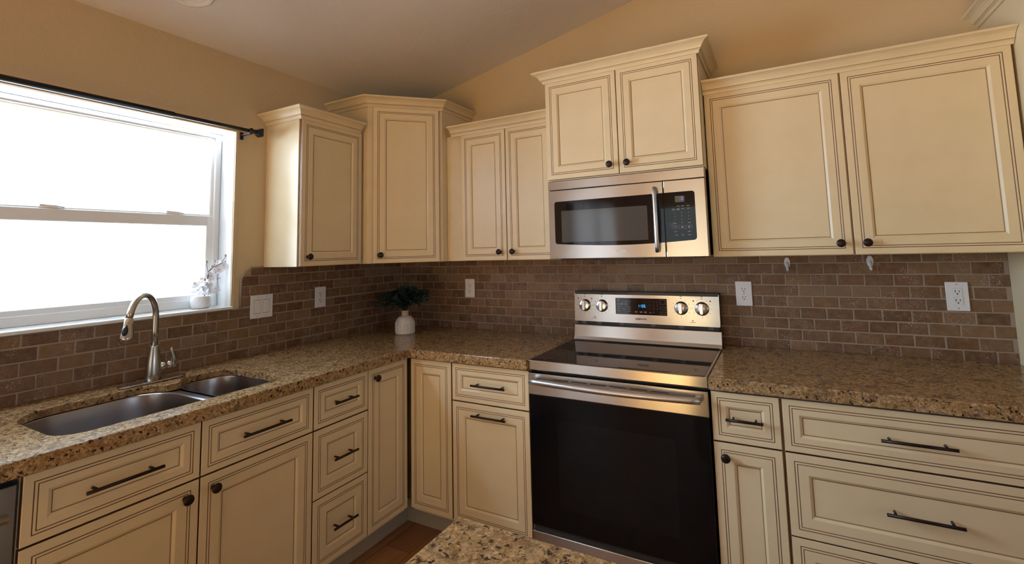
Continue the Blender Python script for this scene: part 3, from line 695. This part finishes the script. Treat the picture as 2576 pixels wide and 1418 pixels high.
mb.build('handle', od)
mb = MB(); mb.box((0.1, DF-0.05, 1.9), (RW-0.1, -24.05, 7.7), STEEL, 0.1, seg=2); mb.box((0.2, -25.0, 7.6), (RW-0.2, -24.05, 8.6), BLACK); mb.build('storage_drawer', t)
# backguard
mb = MB(); mb.prism([(-4.3, 35.9), (-3.85, 36.6), (-3.45, 38.9), (-3.3, 39.05), (-0.7, 39.05), (-0.7, 35.9)], 0.02, RW-0.02, STEEL, axis='x', bev=0.05); mb.build('lower_backguard', t)
mb = MB(); mb.box((0.5, -2.8, 39.0), (RW-0.5, -1.0, 39.9), BLACK)
for x in (1.6, 5.0, 9.9, 16.5, 22.0, 27.5): mb.box((x, -2.95, 39.1), (x+0.9, -2.7, 39.65), SLOT2)
mb.box((0.05, -2.85, 39.7), (RW-0.25, -0.75, 46.1), BLACK, 0.06); mb.build('backguard_housing', t)
Mt = T(0, -3.15, 39.72) @ Matrix.Rotation(math.radians(-3), 4, 'X')          # slightly tilted console face
mb = MB(); mb.prism(rr(0.0, RW-0.2, 0.0, 6.2, 0.25), 0.0, 0.3, STEEL, M=Mt, axis='y'); con = mb.build('console', t)
def cface(x, z, d=0.0): return Mt @ Vector((x, -d, z))
mb = MB(); mb.prism(rr(9.25, 19.85, 1.75, 5.1, 0.06), -0.03, 0.05, BLACKG, M=Mt, axis='y'); mb.build('display_panel', con)
mb = MB(); dx = 14.0
for i, ch in enumerate('1135'):
    tmp = MB(); seg_digit(tmp, ch, dx+i*0.42+(0.22 if ch == '1' else 0) - (0.22 if ch == '1' else 0), 3.28, 0.24, 0.52, BLUELED, -0.035, 0.085)
    mb.absorb(tmp.bm, BLUELED, False, Mt)
mb.build('clock_digits', con)
mb = MB()
for zz, xs in ((4.85, (9.9,)), (4.45, (9.8, 10.7, 11.5, 12.25)), (3.95, (9.8, 10.6, 11.5)), (3.8, (9.8, 10.6, 11.5)), (3.3, (9.85, 12.2)), (2.85, (9.85, 11.0, 12.2)), (2.4, (9.85, 12.2)), (2.25, (13.6, 14.6, 15.5, 16.5)), (2.4, (13.6, 14.6, 15.5))):
    for x in xs: mb.box((x-0.26, -0.032, zz-0.04), (x+0.26, -0.045, zz+0.04), GREYTXT, M=Mt)
for r, row in enumerate(('123', '456', '789')):
    for c_, ch in enumerate(row):
        tmp = MB(); text_into(tmp, ch, 0.3, GREYTXT, 16.45+0.75*c_, -0.04, 4.45-0.7*r); mb.absorb(tmp.bm, GREYTXT, False, Mt)
tmp = MB(); text_into(tmp, '0', 0.3, GREYTXT, 17.2, -0.04, 2.35); mb.absorb(tmp.bm, GREYTXT, False, Mt)
for zz, hh in ((4.0, 0.85), (2.95, 0.5), (2.1, 0.4)):
    for a in (18.55, 19.55): mb.box((a-0.012, -0.032, zz), (a+0.012, -0.04, zz+hh), GREYTXT, M=Mt)
    for b in (zz, zz+hh): mb.box((18.55, -0.032, b-0.012), (19.55, -0.04, b+0.012), GREYTXT, M=Mt)
mb.build('panel_markings', con)['kind'] = 'stuff'
curve_text('SAMSUNG', 0.5, DARKTXT, 'lettering', con, Mt @ wall_text_matrix(14.55, -0.01, 0.9), 0.01, 0.012)
mb = MB()
for kx in (2.4, 6.25, 22.6, 26.5):
    for a in range(0, 360, 30):
        if a in (90,): continue
        px, pz = kx+1.72*math.cos(math.radians(a)), 3.38+1.72*math.sin(math.radians(a)); mb.box((px-0.05, -0.002, pz-0.05), (px+0.05, -0.012, pz+0.05), DARKTXT, M=Mt)
    for zz, ww in ((5.25, 0.16), (5.65, 0.2)): mb.box((kx-ww, -0.002, zz-0.05), (kx+ww, -0.012, zz+0.05), DARKTXT, M=Mt)
for kx in (2.4, 26.5):
    for s_ in (-1, 1): mb.box((kx+s_*1.55-0.12, -0.002, 4.7), (kx+s_*1.55+0.12, -0.012, 4.95), DARKTXT, M=Mt)
for x in (4.6, 24.7): mb.box((x-0.1, -0.002, 0.95), (x+0.1, -0.012, 1.15), DARKTXT, M=Mt); mb.box((x-0.5, -0.002, 0.7), (x+0.5, -0.012, 0.77), DARKTXT, M=Mt)
mb.build('dial_markings', con)['kind'] = 'stuff'
for kx in (2.4, 6.25, 22.6, 26.5):
    mb = MB(); mb.lathe([(1.3, 0.0), (1.32, 0.12), (1.2, 0.3), (1.12, 0.55), (1.0, 0.62), (0.0005, 0.63)], KNOBM, (kx, 0, 3.38), 'y', 32, Mt)
    kp = fillet([(-0.32, -1.08, 0.3), (0.32, -1.08, 0.3), (0.32, 1.08, 0.3), (-0.32, 1.08, 0.3)], 5)
    tmp = MB(); tmp.prism([(kx+a, 3.38+b) for a, b in kp], -1.05, -0.5, KNOBM, bev=0.06, axis='y'); mb.absorb(tmp.bm, KNOBM, False, Mt)
    mb.box((kx-0.05, -1.04, 4.1), (kx+0.05, -1.07, 4.4), DARKTXT, M=Mt); mb.build('knob', con)

# ------------------------------------------------------------------ dishwasher
t = thing('dishwasher', 'grey stainless dishwasher with bar handle at the far left, beside the sink cabinet', 'dishwasher', (0, -105.6, 0), LW)
mb = MB(); mb.box((0.05, -24.0, 3.5), (23.95, -1, 34.1), BLACK); mb.box((0.05, -21.5, 0.02), (23.95, -1, 3.5), BLACK); mb.build('body', t)
mb = MB(); mb.box((0.1, -25.2, 4.5), (23.8, -24.02, 33.4), mk_steel('dishwasher_stainless', (0.30, 0.30, 0.31), 0.34, (6, 300, 900)), 0.1, seg=2); dd = mb.build('door', t)
mb = MB(); mb.tube([(2.0, -26.9, 31.0), (22.8, -26.9, 31.0)], 0.45, STEEL_B, 16)
for x in (2.8, 22.0): mb.tube([(x, -25.1, 31.0), (x, -26.8, 31.0)], 0.3, STEEL, 10)
mb.build('handle', dd)

# ------------------------------------------------------------------ sink
RIM = 34.92
t = thing('double_bowl_sink', 'undermounted stainless steel sink with a large and a small bowl', 'sink', (0, 0, 0))
def bowl(poly, depth, name, drain):
    out = fillet(poly, 8); cx_ = sum(p[0] for p in out)/len(out); cy_ = sum(p[1] for p in out)/len(out)
    mb = MB(); rings = []
    def sc_(f, z, dx=0): return [(cx_+(x-cx_)*(1-f/7.5), cy_+(y-cy_)*(1-f/8.5), z) for x, y in out]
    rings.append(sc_(-0.35, RIM-0.04)); rings.append(sc_(0.0, RIM-0.05)); rings.append(sc_(0.08, RIM-0.2))
    zb = RIM-depth
    for k in range(5): rings.append(sc_(0.1+0.12*k, RIM-0.3-(depth-2.2)*k/4))
    for k in range(1, 7): a = k/6*math.pi/2; rings.append(sc_(0.6+1.3*(1-math.cos(a)), zb+1.9*(1-math.sin(a))))
    rings.append(sc_(5.8, zb-0.1)); mb.loft(rings, STEEL_S, True, True, False, True)
    b = mb.build(name, t)
    m2 = MB(); m2.lathe([(1.75, 0.0), (1.7, 0.1), (1.3, 0.06), (1.2, -0.3), (0.3, -0.35), (0.0005, -0.35)], CHROME, (drain[0], drain[1], zb-0.02), 'z', 28); m2.build('drain', b); return b
bowl([(22.7, -78.2, 3.2), (5.75, -78.2, 5.5), (5.75, -60.95, 5), (22.7, -60.95, 2.6)], 8.2, 'large_bowl', (13, -69.5))
bowl([(22.7, -59.05, 2.6), (5.75, -59.05, 4.5), (5.75, -50.35, 4.2), (22.7, -50.35, 2.6)], 6.5, 'small_bowl', (14, -54.8))
mb = MB(); mb.box((4.6, -60.65, RIM-0.9), (23.4, -59.35, RIM-0.12), STEEL_S, 0.25, seg=3); mb.build('divider', t)

# ------------------------------------------------------------------ faucet
bx, by = 4.6, -61.25; dirx, diry = 0.66, -0.75
t = thing('faucet', 'brushed nickel gooseneck pull-down faucet behind the sink', 'faucet', (bx, by, 36.0))
mb = MB(); pl = fillet([(-1.15, -4.6, 1.1), (1.15, -4.6, 1.1), (1.15, 4.6, 1.1), (-1.15, 4.6, 1.1)], 8); mb.prism(pl, 0.01, 0.34, NICKEL, bev=0.12); mb.build('deck_plate', t)
mb = MB(); mb.lathe([(1.06, 0.28), (1.06, 1.2), (1.04, 2.2), (0.97, 3.2), (0.85, 4.1), (0.70, 4.9), (0.60, 5.5), (0.58, 5.62), (0.48, 5.66)], NICKEL, n=36); mb.build('faucet_body', t)
mb = MB(); R0 = 3.7; pth = [(0, 0, 5.6), (0, 0, 8), (0, 0, 10.2)]
for k in range(1, 15):
    a = math.pi*k/16; pth.append((dirx*(R0-R0*math.cos(a)), diry*(R0-R0*math.cos(a)), 10.2+R0*math.sin(a)))
ex, ez = 2*R0-0.12, 10.75
pth.append((dirx*(2*R0+0.0), diry*(2*R0+0.0), 10.85)); mb.tube(pth, 0.44, NICKEL, 20); mb.build('gooseneck_spout', t)
mb = MB(); h0 = Vector((dirx*2*R0, diry*2*R0, 10.9)); h1 = Vector((dirx*(2*R0+0.35), diry*(2*R0+0.35), 7.65))
pp = [h0.lerp(h1, u) for u in (0, 0.02, 0.3, 0.6, 0.85, 1.0)]; mb.tube(pp, [0.47, 0.52, 0.60, 0.74, 0.88, 0.93], NICKEL, 24); hd = mb.build('spray_head', t)
mb = MB(); q = [h0.lerp(h1, u)+Vector((dirx, diry, 0))*w_ for u, w_ in ((0.3, 0.55), (0.45, 0.68), (0.62, 0.75), (0.72, 0.70))]; mb.tube(q, [0.16, 0.36, 0.36, 0.2], BLACK, 12); mb.build('spray_button', hd)
mb = MB(); mb.tube([(0.2, 0.5, 2.3), (0.3, 1.6, 2.35)], 0.6, CHROME, 18); mb.tube([(0.3, 1.62, 2.35), (0.36, 2.4, 2.4)], 0.57, CHROME, 18)
mb.tube([(0.36, 2.4, 2.4), (0.4, 2.75, 2.45)], [0.52, 0.3], CHROME, 18)
mb.tube([(0.38, 2.55, 1.85), (0.4, 2.72, 2.6), (0.44, 2.6, 3.4), (0.5, 2.35, 4.2), (0.54, 2.2, 4.8), (0.55, 2.1, 5.05)], [0.35, 0.5, 0.42, 0.3, 0.24, 0.12], NICKEL, 14, flat=(1.0, 0.8)); mb.build('lever_handle', t)

# ------------------------------------------------------------------ outlets, switch, hooks
def plate_thing(label, cat, loc, rz, w, name, group=None):
    t = thing(name, label, cat, loc, rz, group); mb = MB(); mb.box((-w/2, -0.22, -2.3), (w/2, 0, 2.3), PLASTIC, 0.09, seg=2); mb.build('cover_plate', t); return t
def receptacle(mb, z, y=-0.22):
    mb.prism([(0.66*math.cos(a)*1.0, z+max(-0.5, min(0.5, 0.66*math.sin(a)))) for a in [2*math.pi*k/24 for k in range(24)]], y-0.05, y+0.02, PLASTIC, axis='y')
    for sx, hh in ((-0.25, 0.2), (0.25, 0.15)): mb.box((sx-0.045, y-0.055, z+0.12-hh), (sx+0.045, y-0.06, z+0.12+hh), SLOT)
    mb.lathe([(0.11, 0.055), (0.11, 0.062)], SLOT, (0, y, z-0.3), 'y', 12)
def duplex(label, loc, rz):
    t = plate_thing(label, 'outlet', loc, rz, 2.85, 'electrical_outlet')
    for z in (0.77, -0.77): mb = MB(); receptacle(mb, z); mb.build('receptacle', t)
    mb = MB(); mb.lathe([(0.09, 0.0), (0.09, 0.02)], SLOT, (0, -0.22, 0), 'y', 10); mb.build('screw', t)
duplex('white duplex outlet on the tile left of the corner, nearer the window', (0.42, -26.95, 45.9), LW)
duplex('white duplex outlet on the tile between the corner vase and the range', (23.55, -0.42, 46.1), 0)
duplex('white duplex outlet on the tile just right of the range console', (87.0, -0.42, 45.95), 0)
t = plate_thing('white outlet with square reset buttons near the right end of the backsplash', 'outlet', (118.25, -0.42, 46.1), 0, 2.85, 'electrical_outlet')
mb = MB(); mb.box((-0.67, -0.27, -1.35), (0.67, -0.2, 1.35), PLASTIC, 0.04)
for z in (0.72, -0.72):
    mb.box((-0.62, -0.29, z-0.52), (0.62, -0.26, z+0.52), PLASTIC, 0.04)
    for sx, hh in ((-0.25, 0.2), (0.25, 0.15)): mb.box((sx-0.045, -0.291, z+0.12-hh), (sx+0.045, -0.297, z+0.12+hh), SLOT)
    mb.lathe([(0.11, 0.0), (0.11, 0.007)], SLOT, (0, -0.291, z-0.3), 'y', 12)
mb.box((-0.6, -0.30, -0.13), (0.02, -0.26, 0.13), PLASTIC, 0.03); mb.box((0.06, -0.30, -0.13), (0.6, -0.26, 0.13), PLASTIC, 0.03); mb.build('receptacle', t)
for z in (-1.9, 1.9): mb = MB(); mb.lathe([(0.1, 0), (0.1, 0.02)], GREYTXT, (0, -0.22, z), 'y', 10); mb.build('screw', t)
t = plate_thing('white double rocker light switch on the tile beside the window', 'light switch', (0.42, -40.9, 45.4), LW, 4.7, 'light_switch')
for x in (-0.92, 0.92):
    mb = MB(); mb.box((x-0.66, -0.235, -1.34), (x+0.66, -0.2, 1.34), SLOT); mb.box((x-0.63, -0.30, -1.28), (x+0.63, -0.2, 1.28), PLASTIC, 0.05); mb.build('rocker', t)
    for z in (-1.9, 1.9): mb = MB(); mb.lathe([(0.09, 0), (0.09, 0.02)], GREYTXT, (x, -0.22, z), 'y', 10); mb.build('screw', t)
def hook(x, z, label):
    mb = MB(); pts = [(0.50*math.cos(a), 1.0*math.sin(a)) for a in [2*math.pi*k/24 for k in range(24)]]
    mb.prism(pts, -0.18, 0, HOOKM, axis='y', bev=0.04)
    mb.tube([(0, -0.12, 0.1), (0, -0.22, -0.5), (0, -0.35, -1.15), (0, -0.62, -1.4), (0, -0.85, -1.25), (0, -0.92, -0.95)], [0.2, 0.26, 0.25, 0.22, 0.2, 0.14], HOOKM, 10)
    tag(mb.build('adhesive_hook', loc=(x, -0.42, z)), label, 'hook')
hook(94.65, 51.75, 'white adhesive hook on the tile under the left door of the large cabinet')
hook(107.2, 51.85, 'white adhesive hook on the tile under the right door of the large cabinet')

# ------------------------------------------------------------------ curtain rod
t = thing('curtain_rod', 'black curtain rod mounted above the sink window', 'curtain rod', (3, 0, 80.15))
mb = MB(); mb.tube([(0, -122, 0), (0, -59.2, 0)], 0.46, RODM, 14); mb.tube([(0, -59.3, 0), (0, -45.8, 0)], 0.34, RODM, 14); mb.build('rod', t)
for y in (-45.7, -118):
    mb = MB(); mb.box((-2.95, y-0.32, -1.4), (-2.8, y+0.32, 0.1), RODM, 0.03); mb.box((-2.9, y-0.25, -0.65), (0.2, y+0.25, -0.4), RODM, 0.03); mb.tube([(0.0, y, -0.6), (0.0, y, -0.3)], 0.3, RODM, 10)
    for z in (-0.95, -1.25): mb.lathe([(0.1, 0.0), (0.1, 0.03)], CHROME, (-2.8, y, z), 'x', 10)
    mb.build('bracket', t)
mb = MB(); mb.tube([(0, -46.0, 0), (0, -45.7, 0), (0, -45.45, 0), (0, -45.2, 0), (0, -44.9, 0), (0, -44.6, 0), (0, -44.5, 0)], [0.34, 0.6, 0.62, 0.36, 0.48, 0.36, 0.3], RODM, 16)
mb.loft([[(0+s_*a, y, s_*b) for a, b in ((-1, -1), (1, -1), (1, 1), (-1, 1))] for y, s_ in ((-44.55, 0.35), (-44.4, 0.55), (-43.8, 0.78), (-43.5, 0.8), (-43.45, 0.7))], RODM, True, False, True, True); mb.build('finial', t)

# ------------------------------------------------------------------ vase with greenery
vx, vy = 12.3, -12.0
t = thing('vase', 'cream textured ceramic vase with a narrow tan neck in the counter corner, holding greenery', 'vase', (vx, vy, 36.01))
def wv(tt, h): return 1+0.024*math.cos(20*tt+0.9*math.asin(math.sin(h*6.5))) if 0.2 < h < 3.9 else 1
prof = [(2.15, 0.0), (2.28, 0.15)]+[(2.32-0.03*abs(k-12)/12, 0.3+k*0.11) for k in range(22)]+[(2.24, 2.8), (2.17, 3.0), (2.07, 3.2), (1.94, 3.4), (1.58, 3.85), (1.25, 4.1), (0.98, 4.25), (0.86, 4.2), (1.5, 3.7), (2.0, 2.8), (2.1, 0.5), (0.001, 0.4)]
mb = MB(); mb.lathe(prof, CERAM, n=168, wave=wv); mb.build('vase_body', t)
mb = MB(); mb.lathe([(0.92, 4.22), (0.86, 4.4), (0.86, 5.2), (0.9, 5.38), (0.72, 5.36), (0.72, 4.22)], NECKM, n=32, caps=False); mb.lathe([(0.9, 5.36), (0.95, 5.42), (0.94, 5.52), (0.78, 5.5), (0.76, 5.37)], CERAM, n=32, caps=False); mb.build('vase_neck', t)
p = thing('greenery_bouquet', 'dark green leafy bouquet with tiny pink buds standing in the corner vase', 'plant', (vx, vy, 40.9))
stems = MB(); leaves = MB(); buds = MB()
def leaf(mb, pos, d, L_, w_, mt):
    d = d.normalized(); s_ = d.cross(Vector((0, 0, 1)) + Vector((random.uniform(-.6, .6), random.uniform(-.6, .6), 0))).normalized(); n_ = s_.cross(d)
    pts = []
    for u, ww in ((0, 0.12), (0.3, 0.8), (0.6, 1.0), (0.85, 0.6)): pts.append((u, ww))
    l = [pos+d*L_*u+s_*w_*ww+n_*L_*0.12*math.sin(u*3) for u, ww in pts]; r = [pos+d*L_*u-s_*w_*ww+n_*L_*0.12*math.sin(u*3) for u, ww in pts]
    c_ = [pos+d*L_*u-n_*0.05 for u, ww in pts]; tip = pos+d*L_
    for i in range(3):
        mb.face([l[i], l[i+1], c_[i+1], c_[i]], mt, True); mb.face([c_[i], c_[i+1], r[i+1], r[i]], mt, True)
    mb.face([l[3], tip, c_[3]], mt, True); mb.face([c_[3], tip, r[3]], mt, True)
rd = random.Random(3)
for i in range(60):
    az = rd.uniform(0, 2*math.pi); el = rd.uniform(0.05, 1.0); ln = rd.uniform(5.2, 8.2)*(0.75+0.25*(1-el)); out_ = math.cos(el*1.25)
    end = Vector((math.cos(az)*out_*ln, math.sin(az)*out_*ln*0.9, 1.8+math.sin(el*1.2)*ln*0.78)); 
    if vy+end.y > -1.6: end.y = -1.6-vy
    if vx+end.x < 1.6: end.x = 1.6-vx
    mid = Vector((end.x*0.2, end.y*0.2, 2.8+end.z*0.2)); P0 = Vector((rd.uniform(-.2, .2), rd.uniform(-.2, .2), -0.4))
    cv = [P0*(1-u)**2+mid*2*u*(1-u)+end*u*u for u in [k/10 for k in range(11)]]
    stems.tube(cv, 0.035, TWIG, 5)
    for k in range(3, 11):
        for _ in range(3):
            dv = (cv[k]-cv[k-1]).normalized()+Vector((rd.uniform(-1, 1), rd.uniform(-1, 1), rd.uniform(-.7, .9))); leaf(leaves, cv[k], dv, rd.uniform(0.9, 1.6), rd.uniform(0.22, 0.38), LEAF)
    if i % 5 == 0:
        for _ in range(3):
            e = end+Vector((rd.uniform(-.5, .5), rd.uniform(-.5, .5), rd.uniform(0.1, 0.8))); stems.tube([end, e], 0.02, TWIG, 4)
            buds.lathe([(0.001, -0.12), (0.1, -0.04), (0.11, 0.04), (0.001, 0.14)], BUDP, tuple(e), 'z', 6)
stems.build('stems', p); leaves.build('leaves', p, recalc=False); buds.build('buds', p)['kind'] = 'stuff'

# ------------------------------------------------------------------ pot with blossom twig on the sill
px_, py_ = -2.4, -50.9
t = thing('flower_pot', 'small round white pot on the right end of the window sill', 'pot', (px_, py_, 46.06))
mb = MB(); mb.lathe([(1.15, 0.0), (1.4, 0.15), (1.62, 0.7), (1.68, 1.2), (1.62, 1.75), (1.48, 2.2), (1.42, 2.25), (1.38, 2.15), (1.5, 1.6), (1.35, 1.2), (0.001, 1.2)], CERW, n=40); mb.build('pot_body', t)
p = thing('blossom_branch', 'white cherry blossom twig with small buds standing in the sill pot', 'plant', (px_, py_, 47.3))
tw = MB()
A = [Vector(q) for q in ((0.2, 0.3, 0), (0.3, 0.6, 1.6), (0.3, 0.5, 3.2), (0.3, 1.0, 4.6), (0.3, 0.95, 5.4), (0.3, 1.9, 6.3), (0.3, 3.0, 6.75), (0.3, 3.55, 7.4), (0.3, 4.1, 8.2))]
tw.tube(A, [0.09, 0.09, 0.08, 0.08, 0.07, 0.065, 0.06, 0.05, 0.04], TWIG, 7)
B = [[(0.3, 0.95, 5.4), (0.3, 0.75, 6.2), (0.35, 0.6, 7.1)], [(0.3, 1.9, 6.3), (0.2, 2.2, 7.0), (0.2, 2.3, 7.7)], [(0.3, 0.9, 4.4), (0.3, 0.5, 4.0)],
     [(0.3, 3.2, 6.9), (0.3, 3.9, 7.3), (0.3, 4.6, 7.6)], [(0.3, 1.5, 3.9), (0.3, 2.3, 4.0), (0.3, 3.2, 4.15)], [(0.3, 2.0, 4.9), (0.3, 2.5, 5.5)], [(0.2, 0.9, 0.3), (0.3, 1.35, 1.6), (0.3, 1.45, 2.7)], [(0.3, 1.0, 5.5), (0.5, 1.2, 5.9), (0.5, 1.5, 6.3)]]
for b in B: tw.tube(b, 0.045, TWIG, 6)
tw.build('twig', p)
def blossom(c_, nrm, r):
    mb = MB(); n_ = Vector(nrm).normalized(); a = n_.orthogonal().normalized(); b = n_.cross(a); c_ = Vector(c_)
    for k in range(5):
        th = 2*math.pi*k/5; d = a*math.cos(th)+b*math.sin(th); s_ = n_.cross(d)
        P = lambda u, v_: c_+d*r*u+s_*r*v_+n_*r*(0.45*u*u)
        rows_ = [[P(0.05, 0), P(0.05, 0), P(0.05, 0)], [P(0.4, -0.3), P(0.4, 0), P(0.4, 0.3)], [P(0.75, -0.42), P(0.72, 0), P(0.75, 0.42)], [P(0.98, -0.25), P(1.02, 0), P(0.98, 0.25)]]
        for i in range(1, 3):
            for j in range(2): mb.face([rows_[i][j], rows_[i][j+1], rows_[i+1][j+1], rows_[i+1][j]], PETAL, True)
        mb.face([rows_[0][0], rows_[1][0], rows_[1][1]], PETAL, True); mb.face([rows_[0][0], rows_[1][1], rows_[1][2]], PETAL, True)
    mb.lathe([(0.001, -0.06), (0.16*r, 0.0), (0.16*r, 0.08), (0.001, 0.14)], STAMEN, tuple(c_+n_*0.05), 'z', 8); mb.build('blossom', p, recalc=False)
for c_, nr, r in (((0.5, 0.85, 2.6), (1, -0.4, 0.1), 1.0), ((0.4, 1.5, 4.55), (1, -0.7, -0.2), 0.95), ((0.4, 2.9, 5.75), (0.8, -0.5, 0.3), 0.9), ((0.35, 3.75, 6.5), (0.9, -0.9, 0), 0.85), ((0.3, 2.6, 7.1), (0.6, -0.3, 0.8), 0.7),
                  ((0.5, 0.2, 1.95), (0.6, -0.8, 0.4), 1.0), ((0.4, -0.75, 2.1), (0.4, -0.8, 0.6), 1.0), ((0.5, 2.15, 1.95), (0.8, -0.2, 0.4), 0.85), ((0.5, 1.3, 1.9), (1, -0.5, 0.6), 0.9), ((0.3, -0.8, 3.0), (0.5, -0.8, 0.5), 0.8), ((0.3, 0.4, 3.8), (0.6, -0.9, 0.2), 0.8)): blossom(c_, nr, r)
for c_ in ((0.35, 0.6, 7.25), (0.5, 1.5, 6.4), (0.3, 4.1, 8.35), (0.3, 4.7, 7.65), (0.3, 0.4, 3.95)):
    mb = MB(); mb.lathe([(0.05, -0.2), (0.2, 0.0), (0.22, 0.15), (0.1, 0.35), (0.001, 0.42)], BUD, c_, 'z', 10); mb.build('flower_bud', p)

# ------------------------------------------------------------------ island
t = thing('kitchen_island', 'kitchen island with golden granite top in the bottom foreground', 'island', (71.5, -71.5, 0))
o = slab([(0, 0), (60, 0), (60, -24), (0, -24)], None, CT0, 36, 'countertop'); o.parent = t
mb = MB(); mb.box((1.3, -22.6, 4.5), (58.7, -1.3, 34.3), PAINT, 0.05); mb.box((3.5, -20, 0.02), (56, -4.2, 4.5), KICK); mb.build('body', t)

# ------------------------------------------------------------------ ceiling lights
def can(x, y, label, on=0):
    z = zc(x); t = thing('recessed_light', label, 'ceiling light', (x, y, z)); t.rotation_euler = (0, -math.atan(SL), 0)
    mb = MB(); mb.lathe([(3.1, -0.01), (3.1, -0.12), (2.9, -0.2), (2.35, -0.16), (2.3, -0.03)], VINYL, n=40); mb.build('trim_ring', t)
    mb = MB(); mb.lathe([(2.32, -0.02), (0.0005, -0.03)], simple('lamp_lens', (0.8, 0.75, 0.65), 0.5, emit=(1.0, 0.8, 0.55), es=on), n=40); mb.build('lens', t)
can(11.9, -61.6, 'round recessed ceiling light above the sink at the top of the picture')
